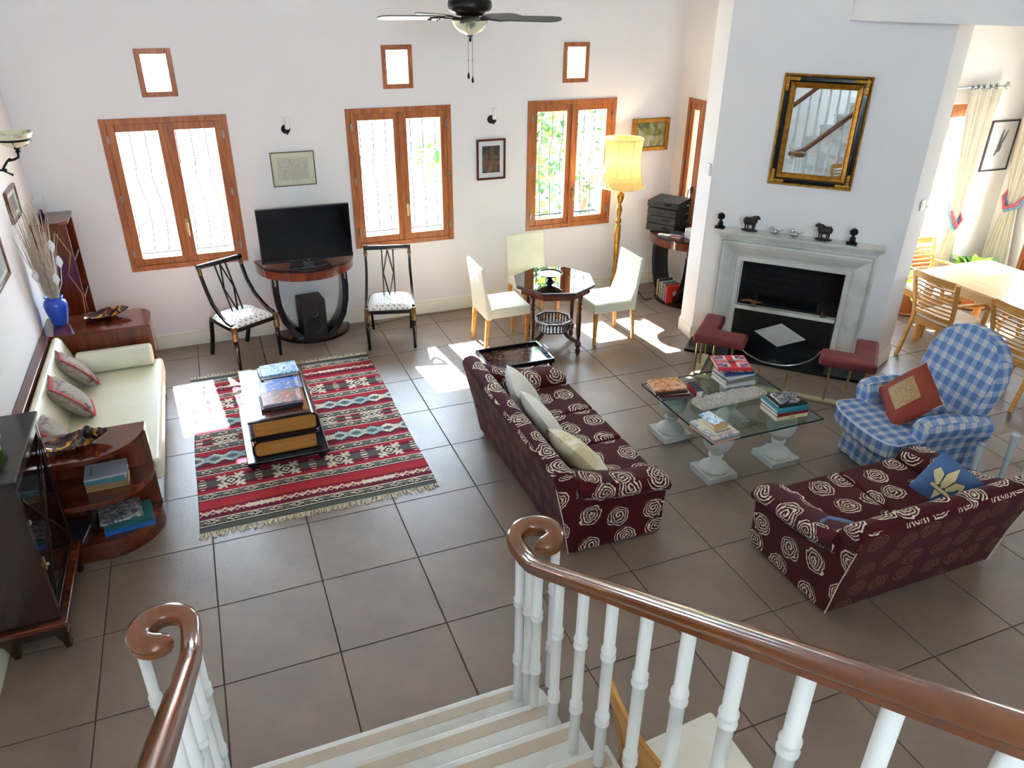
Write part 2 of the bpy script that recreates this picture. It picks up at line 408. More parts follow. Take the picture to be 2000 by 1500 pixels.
def tag(o, label, cat, group=None):
    o['label'] = label; o['category'] = cat
    if group: o['group'] = group
    return o
def thing(name, label, cat, loc=(0, 0, 0), rz=0, group=None):
    o = bpy.data.objects.new(name, None); COL.objects.link(o); o.empty_display_size = .1
    o.location = loc; o.rotation_euler = (0, 0, rz); return tag(o, label, cat, group)
def kids(o): return [c for c in bpy.data.objects if c.parent == o]
def dup(root, loc, rz, label, group=None, rot=None):
    def cp(o, par):
        c = o.copy(); COL.objects.link(c); c.parent = par
        for ch in CH.get(o.name, ()): cp(ch, c)
        return c
    CH = {}
    for o in bpy.data.objects:
        if o.parent: CH.setdefault(o.parent.name, []).append(o)
    r = cp(root, None); r.location = loc; r.rotation_euler = rot if rot else (0, 0, rz); r['label'] = label
    if group: r['group'] = group
    return r
def struct(o): o['kind'] = 'structure'; return o
def sempty(name):
    o = bpy.data.objects.new(name, None); COL.objects.link(o); o['kind'] = 'structure'; return o
def letters(txt, size, mat, parent, loc, rot=(0, 0, 0), name='lettering', ext=.0006):
    cu = bpy.data.curves.new('t', 'FONT'); cu.body = txt; cu.size = size; cu.extrude = ext; cu.align_x = 'CENTER'; cu.align_y = 'CENTER'
    to = bpy.data.objects.new('t', cu); COL.objects.link(to)
    bpy.context.view_layer.update()
    me = bpy.data.meshes.new_from_object(to); bpy.data.objects.remove(to); bpy.data.curves.remove(cu)
    me.materials.clear(); me.materials.append(M[mat] if isinstance(mat, str) else mat)
    o = bpy.data.objects.new(name, me); COL.objects.link(o); o.parent = parent; o.location = loc; o.rotation_euler = rot
    return o
def arc(cx, cy, r, a0, a1, n, rx=None):
    rx = r if rx is None else rx
    return [(cx+rx*math.cos(R(a0+(a1-a0)*i/n)), cy+r*math.sin(R(a0+(a1-a0)*i/n))) for i in range(n+1)]

# ================================================================ STRUCTURE
floor = struct(build('floor', G().box(WX0-.3, WX1+.3, WYF-.3, WYB+.3, -.2, -.006), 'grout'))
S = .6; OX, OY = -.3244, 3.7025
tm = {}
g_rest = G()
def clip_tile(i, j):
    x0, x1 = OX+i*S+.0035, OX+(i+1)*S-.0035; y0, y1 = OY+j*S+.0035, OY+(j+1)*S-.0035
    x0 = max(x0, WX0); x1 = min(x1, WX1); ymax = WYB if x0 < 5.05 else WYD
    if x0 >= 5.05 - .3 and y0 > 6.3: return None
    y1 = min(y1, WYB); y0 = max(y0, WYF)
    return (x0, x1, y0, y1) if x1-x0 > .03 and y1-y0 > .03 else None
for j in range(-12, 7):
    for i in range(-2, 15):
        c = clip_tile(i, j)
        if not c: continue
        if OX+i*S > 4.9 and OY+j*S > WYD: continue
        if j < -5:
            g_rest.box(c[0], c[1], c[2], c[3], -.006, 0); continue
        x0, x1, y0, y1 = c; key = (round(x1-x0, 3), round(y1-y0, 3))
        if key not in tm:
            g = G().box(0, x1-x0, 0, y1-y0, -.006, 0)
            o = build('tile', g, 'tile', floor, bev=.0015, segs=1); tm[key] = o.data
        else:
            o = bpy.data.objects.new('tile', tm[key]); COL.objects.link(o); o.parent = floor
            b = o.modifiers.new('bevel', 'BEVEL'); b.width = .0015; b.segments = 1
        o.location = (x0, y0, 0)
build('tile', g_rest, 'tile', floor, kind='stuff')

def wall_holes(name, a0, a1, z0, z1, t0, t1, holes, axis='x', mat='wall'):
    """wall along axis, thickness t0..t1 on the other axis, holes (a,b,z,z)"""
    A = sorted({a0, a1, *[h[0] for h in holes], *[h[1] for h in holes]}); Z = sorted({z0, z1, *[h[2] for h in holes], *[h[3] for h in holes]})
    g = G()
    for i in range(len(A)-1):
        zs = None
        for k in range(len(Z)):
            solid = k < len(Z)-1 and not any(h[0] <= A[i] and A[i+1] <= h[1] and h[2] <= Z[k] and Z[k+1] <= h[3] for h in holes)
            if solid and zs is None: zs = Z[k]
            if not solid and zs is not None:
                if axis == 'x': g.box(A[i], A[i+1], t0, t1, zs, Z[k])
                else: g.box(t0, t1, A[i], A[i+1], zs, Z[k])
                zs = None
    return struct(build(name, g, mat))
WINS = [(-.755, .285), (1.35, 2.40), (3.235, 4.275)]
SM = [(-.37, -.08), (1.735, 2.03), (3.62, 3.912)]
ZB, ZT = .805, 2.17
holes = [(a, b, ZB, ZT) for a, b in WINS]+[(a, b, 2.335, 2.72) for a, b in SM]
wall_holes('wall_back', WX0-.3, 5.35, 0, CEIL, WYB, WYB+.3, holes)
wall_holes('wall_left', WYF, WYB, 0, CEIL, WX0-.3, WX0, [(-3.0, -1.4, .9, 2.6)], 'y')
wall_holes('wall_nook', 6.27, WYB, 0, CEIL, 5.05, 5.35, [(7.08, 7.40, ZB, ZT)], 'y')
wall_holes('wall_dining', 5.05, WX1+.3, 0, CEIL, WYD, WYD+.22, [(6.72, 7.98, 0, 2.17)])
wall_holes('wall_right', WYF, WYD, 0, CEIL, WX1, WX1+.3, [(4.85, 5.6, 0, 2.17)], 'y')
wall_holes('wall_front', WX0-.3, WX1+.3, 0, CEIL, WYF-.3, WYF, [(-.8, 2.0, 3.2, 4.3)])
struct(build('ceiling', G().box(WX0-.3, WX1+.3, WYF-.3, WYB+.3, CEIL, CEIL+.2), 'ceil'))
# upper-floor block over the dining side: its edge runs off the chimney
g = G().prism([(5.06, 5.27), (8.5, -2.5), (8.5, 6.05), (5.3, 6.05)], 3.0, CEIL)
struct(build('ceiling_dining', g, 'wall'))
# chimney breast, set diagonally
CL = Vector((4.43, 6.0, 0)); CU = Vector((.687, -.727, 0)); CV = Vector((-.727, -.687, 0)); CW = 1.733
def P(u, v, z=0): return CL+CU*u+CV*v+Vector((0, 0, z))
def xy(p): return (p.x, p.y)
g = G()
FB = -.45
g.prism([xy(P(0, 0)), xy(P(.41, 0)), xy(P(.41, FB)), (5.05, 6.27), (4.47, 6.27)][::-1], 0, .96)
g.prism([xy(P(1.33, 0)), xy(P(CW, 0)), (5.98, 4.9), (5.98, 6.05), xy(P(1.33, FB))][::-1], 0, .96)
g.prism([xy(P(.41, FB)), xy(P(1.33, FB)), (5.98, 6.05), (5.05, 6.27)][::-1], 0, .96)
g.prism([xy(P(0, 0)), xy(P(CW, 0)), (5.98, 4.9), (5.98, 6.05), (5.05, 6.27), (4.47, 6.27)][::-1], .96, CEIL)
struct(build('wall_chimney', g, 'wall'))
# baseboards: a moulded section swept along each wall
def baseboard(name, pts, h=.145):
    sec = [(0, 0), (.018, 0), (.018, h-.035), (.012, h-.022), (.014, h-.012), (.006, h), (0, h)]
    g = G(); g.sweep(pts, [(x, y) for x, y in sec][::-1]); return struct(build(name, g, 'base', smooth=True, sharp=25))
baseboard('baseboard_back', [(5.05, WYB, 0), (WX0, WYB, 0)][::-1] and [(WX0, WYB, 0), (5.05, WYB, 0)][::1])
for nm, pts in dict(baseboard_left=[(WX0, WYF, 0), (WX0, WYB, 0)], baseboard_nook=[(5.05, WYB, 0), (5.05, 6.27, 0)],
                    baseboard_dining=[(7.98, WYD, 0), (8.5, WYD, 0)]).items(): baseboard(nm, pts)
def cham(name, pts): baseboard(name, pts)
cham('baseboard_chimney', [(4.47, 6.27, 0), xy(P(0, 0))+(0,), xy(P(.15, 0))+(0,)])
cham('baseboard_chimney_right', [xy(P(1.575, 0))+(0,), xy(P(CW, 0))+(0,), (5.98, 4.9, 0)])

# ---------------------------------------------------------------- windows
def make_window(name, frame_fn, x0, x1, z0, z1, leaves=2, handle=True, bars=True, mullion=True):
    """frame_fn(x, y, z): local across / out / up -> world. y>0 is outward"""
    def W(g):
        g.v = [tuple(frame_fn(*p)) for p in g.v]; return g
    root = build(name, W(frame_g(x0, x1, z0, z1, .048, -.012, .055)), 'winwood', bev=.004); struct(root)
    n = leaves; w_ = (x1-x0-.096)/n
    for i in range(n):
        a = x0+.048+w_*i; b = a+w_
        g = frame_g(a+.001, b-.001, z0+.048, z1-.048, .066, -.006 if i else -.001, .042)
        s = build('sash', W(g), 'winwood', root, bev=.005)
        p = G().box(a+.062, b-.062, .018, .024, z0+.11, z1-.11); build('glass_pane', W(p), 'glass', root)
        hx = a if i == 0 else b
        for hz in (z0+.17, (z0+z1)/2, z1-.17):
            h = G(); h.box(hx-.008, hx+.008, -.026, -.004, hz-.035, hz+.035); h.box(hx-.012, hx+.012, -.03, -.01, hz-.006, hz+.006)
            build('hinge', W(h), 'steel', root, bev=.003)
    if n > 1:
        c = x0+.048+w_
        build('cover_strip', W(G().box(c-.016, c+.016, -.018, .03, z0+.05, z1-.05)), 'winwood', root, bev=.005)
    if handle:
        hx = x0+.048+w_*(n-1)+.03 if n > 1 else x1-.08; hz = z0+.42
        h = G(); h.box(hx-.014, hx+.014, -.02, -.004, hz-.04, hz+.04); h.tube([(hx, -.02, hz), (hx, -.045, hz)], .008)
        h.tube([(hx, -.045, hz+.008), (hx, -.05, hz-.06), (hx, -.045, hz-.115)], [.011, .009, .008], flat=.7)
        build('handle', W(h), 'brass' if n > 1 else 'steel', root, smooth=True)
    return root
def frame_g(x0, x1, z0, z1, t, y0, y1):
    g = G(); g.box(x0, x0+t, y0, y1, z0, z1); g.box(x1-t, x1, y0, y1, z0, z1)
    g.box(x0+t, x1-t, y0, y1, z0, z0+t); g.box(x0+t, x1-t, y0, y1, z1-t, z1); return g
fb = lambda x, y, z: (x, WYB+y, z)
for k, (a, b) in enumerate(WINS): make_window('window_%d' % (k+1), fb, a, b, ZB, ZT)
for k, (a, b) in enumerate(SM):
    r = build('window_%d' % (k+4), G().add(*(lambda g: (g.v, g.f))(frame_g(a, b, 2.335, 2.72, .045, WYB-.012, WYB+.05))), 'winwood', bev=.005); struct(r)
    build('glass_pane', G().box(a+.04, b-.04, WYB+.02, WYB+.026, 2.375, 2.68), 'glass', r)
fn = lambda x, y, z: (5.05+y, 7.40-x, z)
make_window('window_7', fn, 0, .32, ZB, ZT, leaves=1)
# glazed doors of the dining area
def glazed_door(name, F, w_, h_, leaves):
    r = struct(build(name, G().add(*(lambda g: ([F(*p) for p in g.v], g.f))(frame_g(0, w_, 0, h_, .05, -.01, .06))), 'winwood', bev=.004))
    lw = (w_-.1)/leaves
    for i in range(leaves):
        a = .05+lw*i; g = frame_g(a+.002, a+lw-.002, .02, h_-.05, .085, 0, .045); g.box(a+.08, a+lw-.08, .005, .04, .02, .62)
        g.v = [F(*p) for p in g.v]; build('door_leaf', g, 'winwood', r, bev=.004)
        p = G().box(a+.08, a+lw-.08, .02, .026, .62, h_-.13); p.v = [F(*q) for q in p.v]; build('glass_pane', p, 'glass', r)
        h = G(); hx = a+.045 if i else a+lw-.045; h.box(hx-.015, hx+.015, -.01, .0, 1.0, 1.14); h.tube([(hx, -.01, 1.1), (hx, -.05, 1.1), (hx+.1*(1 if i else -1), -.05, 1.1)], .008)
        h.v = [F(*q) for q in h.v]; build('door_handle', h, 'brass', r, smooth=True)
glazed_door('door_1', lambda x, y, z: (6.72+x, WYD+.03+y, z), 1.26, 2.17, 2)
glazed_door('door_2', lambda x, y, z: (WX1+.02+y, 5.6-x, z), .75, 2.17, 1)
for k, (z0, z1) in enumerate([(3.2, 4.3)]):
    r = struct(build('window_8', frame_g(-.8, 2.0, z0, z1, .05, WYF-.1, WYF-.02), 'winwood')); build('glass_pane', G().box(-.76, 1.96, WYF-.06, WYF-.054, z0+.04, z1-.04), 'glass', r)  # unseen high window behind the camera, added to light the upper walls
r = struct(build('window_9', G().add([(WX0-.02-q[1], q[0], q[2]) for q in frame_g(-3.0, -1.4, .9, 2.6, .05, 0, .06).v], frame_g(-3.0, -1.4, .9, 2.6, .05, 0, .06).f), 'winwood'))
build('glass_pane', G().box(WX0-.06, WX0-.054, -2.96, -1.44, .94, 2.56), 'glass', r)
# iron grilles outside the tall windows
def grille(a, b, lab):
    t = thing('window_grille', lab, 'grille', ((a+b)/2, WYB+.36, ZB), 0, 'wrought iron grilles outside the windows')
    n = 8; w_ = b-a
    g = G()
    for z in (.06, 1.30): build('crossbar', G().box(-w_/2, w_/2, -.006, .006, z-.008, z+.008), 'iron', t)
    for z in (.06, 1.30):
        for s_ in (-1, 1): build('anchor', G().box(s_*(w_/2+.01)-.02, s_*(w_/2+.01)+.02, -.07, .006, z-.008, z+.008), 'iron', t)
    for i in range(n):
        x = -w_/2+w_*(i+.5)/n; pts = []
        for k in range(13):
            z = .02+1.32*k/12; s = k/12
            pts.append((x+(.03*math.sin(s*2*PI) if s < .6 else 0), .10*math.sin(min(1, s/.62)*PI), z))
        g = G().tube(pts, .006, 6, up=(1, 0, 0))
        if i in (2, 5):
            for q in range(3): g.tube([(x, .01, .95-q*.03), (x+.02, .02, .97-q*.03), (x+.035, .02, 1.0-q*.03)], .004, 5)
        build('bar', g, 'iron', t, smooth=True)
grille(*WINS[0], 'black iron grille outside the left tall window, above the daybed corner')
grille(*WINS[1], 'black iron grille outside the middle tall window right of the television')
grille(*WINS[2], 'black iron grille with curved bars against foliage, behind the floor lamp')
for (x, y, z, d, sx, sy) in [((a+b)/2*1.0 and ((a+b)/2, WYB+.28, (ZB+ZT)/2, (0, -1, 0), b-a, ZT-ZB) for a, b in WINS)] if False else [((a+b)/2, WYB+.28, (ZB+ZT)/2, (0, -1, 0), b-a, ZT-ZB) for a, b in WINS]:
    portal((x, y, z), d, sx, sy)
for a, b in SM: portal(((a+b)/2, WYB+.28, 2.53), (0, -1, 0), b-a, .385)
portal((7.35, WYD+.2, 1.1), (0, -1, 0), 1.26, 2.17)
portal((WX1+.28, 5.22, 1.1), (-1, 0, 0), .75, 2.17)
portal((.6, WYF-.28, 3.75), (0, 1, 0), 2.8, 1.1)
portal((WX0-.28, -2.2, 1.75), (1, 0, 0), 1.6, 1.7)
portal((5.33, 7.24, 1.5), (-1, 0, 0), .32, 1.36)

# ---------------------------------------------------------------- outdoors
struct(build('terrace', G().box(-30, 40, -30, 45, -.4, -.12), 'terrace'))
g = G().box(-12, 16, 13.0, 13.25, -.12, 1.5); struct(build('wall_garden', g, 'gwall'))
def bush(name, c, rad, n, lab, cat, mats, leafs=.09, trunk=None, group=None):
    t = thing(name, lab, cat, (c[0], c[1], -.12), 0, group)
    rnd = random.Random(int(c[0]*100)+n); g = G()
    for _ in range(n):
        while True:
            p = Vector((rnd.uniform(-1, 1), rnd.uniform(-1, 1), rnd.uniform(-1, 1)))
            if .35 < p.length < 1: break
        p = Vector((p.x*rad[0], p.y*rad[1], c[2]+.12+p.z*rad[2])); d = Vector((rnd.uniform(-1, 1), rnd.uniform(-1, 1), rnd.uniform(-.6, .6))).normalized()
        s_ = d.cross(Vector((rnd.uniform(-1, 1), rnd.uniform(-1, 1), 1))).normalized(); L = leafs*rnd.uniform(.6, 1.3)
        g.k = rnd.randrange(len(mats)); g.add([p, p+d*L*.5+s_*L*.3, p+d*L, p+d*L*.5-s_*L*.3], [(0, 1, 2, 3)])
    build('foliage', g, mats, t, kind='stuff')
    g = G()
    for k in range(4):
        a = k*1.7; g.tube([(0, 0, 0), (.1*math.cos(a), .1*math.sin(a), c[2]*.5), (.5*rad[0]*math.cos(a), .5*rad[1]*math.sin(a), c[2])], [.05, .035, .012], 6)
    if rad[0] > .5: build('trunk', g, 'bark', t, smooth=True)
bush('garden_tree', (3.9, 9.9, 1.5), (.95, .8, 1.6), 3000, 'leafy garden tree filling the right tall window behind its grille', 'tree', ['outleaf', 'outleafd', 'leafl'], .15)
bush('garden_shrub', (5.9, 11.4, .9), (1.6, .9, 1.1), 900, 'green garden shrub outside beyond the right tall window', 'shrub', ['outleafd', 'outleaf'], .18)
bush('climbing_shrub', (.35, 9.9, .95), (.16, .2, .38), 110, 'small green shrub seen through the left tall window', 'shrub', ['outleaf', 'leafl'], .12)
bush('garden_bush', (2.95, 10.4, 1.1), (.22, .2, .35), 120, 'small green bush at the right edge of the middle tall window', 'shrub', ['outleaf', 'leaf'], .12)
# pergola whose slats show at the top of the left window
t = thing('pergola', 'pale pergola with slatted roof outside the left tall window', 'pergola', (-.3, 10.0, -.12))
build('beam', G().box(-2.0, 1.6, -.05, .05, 2.1, 2.2), 'white', t); build('beam', G().box(-2.0, 1.6, 2.2, 2.3, 2.1, 2.2), 'white', t)
for x in (-1.95, 1.55): build('post', G().box(x-.05, x+.05, -.05, .05, 0, 2.1), 'white', t)
for k in range(9): build('slat', G().bar((-1.9+k*.42, -.3, 2.24), (-1.75+k*.42, 2.6, 2.24), .05, .05), 'white', t)
for x in (-1.95, 1.55):
    build('post', G().box(x-.05, x+.05, 2.2, 2.3, 0, 2.1), 'white', t)

# ================================================================ STAIRCASE
stairs = sempty('staircase')
X0, X1 = -.42, 1.07; YN, RUN, RISE = 2.43, .265, .17
for k in range(1, 19):
    yf = YN-RUN*(k-1); z = RISE*k; g = G()
    if k == 1:
        poly = [(-.62, yf-.2)]+[(-.54+.12*math.cos(R(a)), yf-.12+.12*math.sin(R(a))) for a in range(180, 89, -15)]+[(1.02+.12*math.cos(R(a)), yf-.12+.12*math.sin(R(a))) for a in range(90, -1, -15)]+[(1.14, yf-.30), (-.62, yf-.30)]
        build('tread', G().prism(poly[::-1], z-.03, z), 'stair', stairs, smooth=True, bev=.006)
        build('beige_strip', G().box(-.5, 1.05, yf-.085, yf-.03, z, z+.0012), C('#b9ab98', .6), stairs)  # thin beige band laid on the tread behind its nosing
        build('riser', G().prism([(x*.98+.006, y-.025) for x, y in poly][::-1], 0, z-.03), 'stair', stairs, smooth=True)
    else:
        build('tread', G().box(X0, X1, yf-.295, yf, z-.03, z), 'stair', stairs, bev=.007)
        build('beige_strip', G().box(X0+.02, X1-.02, yf-.085, yf-.03, z, z+.0012), C('#b9ab98', .6), stairs)
        build('riser', G().box(X0+.01, X1-.01, yf-RUN-.02, yf-.025, 0 if k < 14 else z-.5, z-.03), 'stair', stairs)
struct(build('floor_landing', G().box(-1.4, 2.4, WYF, YN-RUN*18, 2.9, 3.06), 'stair'))
def rail_path(x, side):
    """straight rake then a level scroll turning to `side`"""
    zt = lambda y: 1.232+.632*(1.958-y)+.03
    pts = [(x, y, zt(y)) for y in (-2.2, -1.5, -.7, 0, .5, 1.0, 1.5, 1.9, 2.1)]
    pts += [(x, 2.2, zt(2.2)+.004), (x, 2.29, 1.084), (x, 2.37, 1.078)]
    r0 = .102; cx = x+side*r0; cy = 2.40
    for k in range(0, 21):
        a = R(180-k*15) if side > 0 else R(k*15)
        rr = r0*(1-.021*k)
        pts.append((cx+rr*math.cos(a), cy+rr*math.sin(a), 1.078))
    return pts
RSEC = [(-.034, -.022), (-.027, -.027), (.027, -.027), (.034, -.022), (.031, -.008), (.036, -.002), (.036, .008), (.030, .021), (.016, .029), (0, .031), (-.016, .029), (-.030, .021), (-.036, .008), (-.036, -.002), (-.031, -.008)]
BPROF = [(.021, 0)]
def bal_prof(h):
    pr = [(.021, 0)]
    for f in (.30, .70):
        z = h*f; pr += [(.0205, z-.030), (.026, z-.024), (.027, z-.014), (.0215, z-.004), (.0215, z+.002), (.026, z+.010), (.026, z+.020), (.0205, z+.026)]
    return pr+[(.0205, h)]
def railing(name, x, side, lab):
    t = thing(name, lab, 'railing', (x, 2.3, 0))
    pts = [(a-x, b-2.3, c) for a, b, c in rail_path(x, side)]
    n = len(pts); sc = [1]*(n-21)+[min(1.3, 1+.035*i) for i in range(17)]+[1.26, 1.2, 1.05, .7]
    g = G().sweep(pts, RSEC, scales=sc)
    # rounded tip
    build('handrail', g, 'brown', t, smooth=True, sharp=50)
    def bal(bx, by, z0, z1):
        g = G().lathe(bal_prof(z1-z0), (bx-x, by-2.3, z0), 16); build('baluster', g, 'white', t, smooth=True, sharp=55)
    zt = lambda y: 1.232+.632*(1.958-y)+.006
    y = 2.155; k = 0
    while y > -2.0:
        step = int((YN-y)/RUN)+1; bal(x, y, step*RISE, zt(y)); y -= .1925; k += 1
    for bx, by in [(x-.0, 2.345), (x+side*.05, 2.29) if False else (x+side*.02, 2.285), (x+side*.175, 2.36)]:
        z0 = RISE
        bal(bx, by, z0, 1.056)
railing('stair_railing', 1.0, 1, 'white turned baluster railing with brown scrolled handrail on the right of the stairs')
railing('stair_railing', -.315, -1, 'white turned baluster railing with brown scrolled handrail on the left of the stairs')

# ================================================================ FIREPLACE
def to_world(g):
    g.v = [tuple(P(p[0], p[1], p[2])) for p in g.v]
    g.f = [tuple(reversed(f)) for f in g.f]; return g
def lroot(name, lab, cat, u, v, z=0):
    p = P(u, v, z); t = thing(name, lab, cat, tuple(p), math.atan2(CU.y, CU.x)); return t
# local frame of a fireplace thing: x along the wall (u), y INTO the wall, z up
fp = lroot('fireplace_surround', 'grey white marble fireplace surround with moulded mantel on the chimney', 'fireplace', .865, 0)
g = G(); V0 = -.08
def sec_frame(u0, u1, zb, zt, prof):
    """mitred moulding round three sides; prof = [(inset, y)]"""
    gg = G()
    for k in range(len(prof)-1):
        (i0, y0), (i1, y1) = prof[k], prof[k+1]
        A = [(u0+i0, y0, zb), (u0+i0, y0, zt-i0), (u1-i0, y0, zt-i0), (u1-i0, y0, zb)]
        B = [(u0+i1, y1, zb), (u0+i1, y1, zt-i1), (u1-i1, y1, zt-i1), (u1-i1, y1, zb)]
        gg.add(A+B, [(j, j+4, j+5, j+1) for j in range(3)])
    return gg
prof = [(0, 0), (0, -.115), (.022, -.12), (.034, -.108), (.038, -.118), (.052, -.122), (.085, -.112), (.125, -.09), (.16, -.062), (.175, -.055), (.18, -.07), (.222, -.07), (.228, -.062), (.228, .02)]
g = sec_frame(-.69, .695, 0, 1.14, prof)
build('moulding', g, 'marble', fp, smooth=True, sharp=22)
g = G()
mp = [(-.725, 0), (-.725, -.16)]
for (e, z0, z1) in [(0, 1.185, 1.212), (-.012, 1.172, 1.185), (-.03, 1.155, 1.172), (-.042, 1.138, 1.155)]:
    g.box(-.735-e, .735+e, -.185-e*1.2, 0, z0, z1)
build('mantel_shelf', g, 'marble', fp, bev=.006)
g = G().box(-.465, .46, -.072, -.0, .432, .468); build('ledge', g, 'marble', fp, bev=.003)
build('firebox_panel', G().box(-.462, .458, -.062, -.03, .03, .432), 'blackmarble', fp)
dm = [(-.245, .224), (-.003, .10), (.243, .224), (-.003, .347)]
build('diamond_inlay', G().prism(dm, -.068, -.062, 'y'), C('#b9bcb8', .5), fp, label='pale stone diamond')
g = G(); g.box(-.455, .465, .43, .45, .40, .96); g.box(-.456, -.445, 0, .44, .40, .96); g.box(.455, .466, 0, .44, .40, .96); g.box(-.455, .465, 0, .44, .40, .44); g.box(-.455, .465, 0, .44, .945, .96)
build('firebox', g, C('#120d0b', .95), fp)
for r_ in range(7):
    for c_ in range(5):
        x = -.45+.185*c_+(.09 if r_ % 2 else 0)
        build('brick', G().box(max(x, -.44), min(x+.175, .45), .42, .44, .45+r_*.07, .51+r_*.07), 'fbrick', fp, bev=.003)
build('grate', G().box(-.3, .3, .08, .3, .445, .46).box(-.3, -.28, .08, .1, .46, .54).box(.28, .3, .08, .1, .46, .54), 'blackmatte', fp)
t = lroot('driftwood_piece', 'brown driftwood piece lying on the white ledge of the fireplace', 'driftwood', .54, .04, .47)
g = G().tube([(-.1, 0, .04), (-.03, .01, .05), (.05, 0, .045), (.12, .02, .04)], [.012, .028, .025, .008], 8, flat=.5); g.ball((.03, -.01, .02), (.03, .025, .02), 8, 6)
build('wood', g, C('#6a4a34', .9), t, smooth=True)
t = lroot('small_figurine', 'tiny dark figurine on the right end of the fireplace ledge', 'figurine', 1.2, .05, .468)
build('figure', G().lathe([(.012, 0), (.014, .01), (.008, .03), (.012, .045), (.004, .06)], seg=8).ball((.03, -.01, .02), .015, 8, 6), C('#3a3028', .6), t, smooth=True)
# hearth: slab plus low bowed rail
t = lroot('hearth_slab', 'flat black stone hearth slab on the tiles below the fireplace', 'hearth', .865, 0)
build('slab', G().box(-.85, .86, -.345, -.002, 0, .028), 'blackmarble', t, bev=.003)
pts = [(.40*math.sin(R(a)), -.10-.26*math.cos(R(a)), .19-.15*math.cos(R(a))) for a in range(-80, 81, 10)]
build('bowed_rail', G().tube(pts, .007, 8), 'steel', t, smooth=True)
# club fender
t = lroot('club_fender', 'brass club fender with two red suede corner seats before the fireplace', 'fender', .865, 0)
u0, u1, v1 = -.665, .845, -.85
base = G(); base.box(u0, u1, v1-.035, v1+.035, 0, .02); base.box(u0, u0+.07, v1, -.36, 0, .02); base.box(u1-.07, u1, v1, -.36, 0, .02)
build('base_rail', base, C('#b9b48e', .4, .4), t, bev=.004)
def pad(sx):
    xo = u0-.02 if sx < 0 else u1+.02; xi = xo-sx*.19 ; xe = xo-sx*.46
    poly = [(xo, -.30), (xo, v1-.03), (xe, v1-.03), (xe, v1+.19), (xi, v1+.19), (xi, -.30)]
    g = G().prism(poly if sx > 0 else poly, .34, .43)
    o = build('seat_pad', g, 'redleather', t, bev=.03, segs=4)
    g = G()
    for (x, y) in [(xo-sx*.045, -.36), (xo-sx*.045, -.6), (xo-sx*.045, v1), (xo-sx*.2, v1), (xo-sx*.36, v1)]:
        build('post', G().tube([(x, y, .02), (x, y, .345)], .010, 8), 'brass', t, smooth=True)
pad(-1); pad(1)
for x in (-.1, .0, .1) if False else (-.12, .12):
    build('post', G().tube([(x+.05, v1, .02), (x+.05, v1, .20)], .008, 8), 'brass', t, smooth=True)
build('mid_rail', G().tube([(u0+.1, v1, .13), (u1-.1, v1, .13)], .006, 8), 'brass', t, smooth=True) if False else None
# gilded mirror
t = lroot('gilded_mirror', 'rectangular mirror in a black and gold moulded frame above the mantel', 'mirror', .865, 0)
mw, z0, z1 = .355, 1.65, 2.585
def mframe(prof, mat, name):
    gg = G()
    for k in range(len(prof)-1):
        (i0, y0), (i1, y1) = prof[k], prof[k+1]
        A = [(-mw+i0, y0, z0+i0), (mw-i0, y0, z0+i0), (mw-i0, y0, z1-i0), (-mw+i0, y0, z1-i0)]
        B = [(-mw+i1, y1, z0+i1), (mw-i1, y1, z0+i1), (mw-i1, y1, z1-i1), (-mw+i1, y1, z1-i1)]
        gg.add(A+B, [(j, (j+1) % 4, (j+1) % 4+4, j+4) for j in range(4)])
    return build(name, gg, mat, t, smooth=True, sharp=30)
mframe([(0, 0), (0, -.02), (.008, -.03), (.018, -.026)], 'gold', 'outer_moulding')
mframe([(.018, -.026), (.03, -.045), (.05, -.05), (.065, -.04)], 'black', 'black_moulding')
mframe([(.065, -.04), (.072, -.046), (.080, -.036), (.1, -.022), (.105, -.026), (.113, -.014)], 'gold', 'inner_moulding')
for sx in (-1, 1):
    for zc, sz in ((z0, 1), (z1, -1)):
        g = G()
        for q in range(4):
            a = .028+.028*q
            g.ball((sx*(mw-.04), -.047, zc+sz*(a+.01)), (.016, .008, .022), 8, 6); g.ball((sx*(mw-a-.01), -.047, zc+sz*.04), (.022, .008, .016), 8, 6)
        build('corner_ornament', g, 'gold', t, smooth=True)
build('mirror_glass', G().box(-mw+.108, mw-.108, -.016, -.004, z0+.108, z1-.108), 'mirror', t)
# mantel figures
def sheep(u, face, lab):
    t = lroot('sheep_figurine', lab, 'figurine', u, .11, 1.212); t['group'] = 'dark figurines on the mantel'
    g = G(); g.ball((0, 0, .014), (.078, .032, .014), 16, 6); build('plinth', g, C('#2a1c16', .6), t, smooth=True)
    g = G(); g.ball((0, 0, .098), (.062, .034, .036), 16, 10); g.ball((face*.032, 0, .118), (.034, .028, .032), 12, 8); g.ball((-face*.035, 0, .1), (.032, .033, .037), 12, 8)
    build('body', g, C('#201612', .55), t, smooth=True)
    g = G(); g.ball((face*.058, 0, .138), (.02, .016, .018), 12, 8); g.ball((face*.075, 0, .130), (.013, .01, .010), 10, 8); g.ball((face*.05, .018, .14), (.008, .008, .013), 8, 6); g.ball((face*.05, -.018, .14), (.008, .008, .013), 8, 6)
    build('head', g, C('#191210', .55), t, smooth=True)
    for x in (-.04, -.02, .025, .042): build('leg', G().tube([(x, -.012 if x in (-.04, .042) else .012, .02), (x, 0, .085)], [.006, .010], 7), C('#191210', .55), t, smooth=True)
sheep(.43, 1, 'dark carved sheep figurine facing right, left of the silver birds'); sheep(1.08, -1, 'dark carved sheep figurine facing left, right of the silver birds')
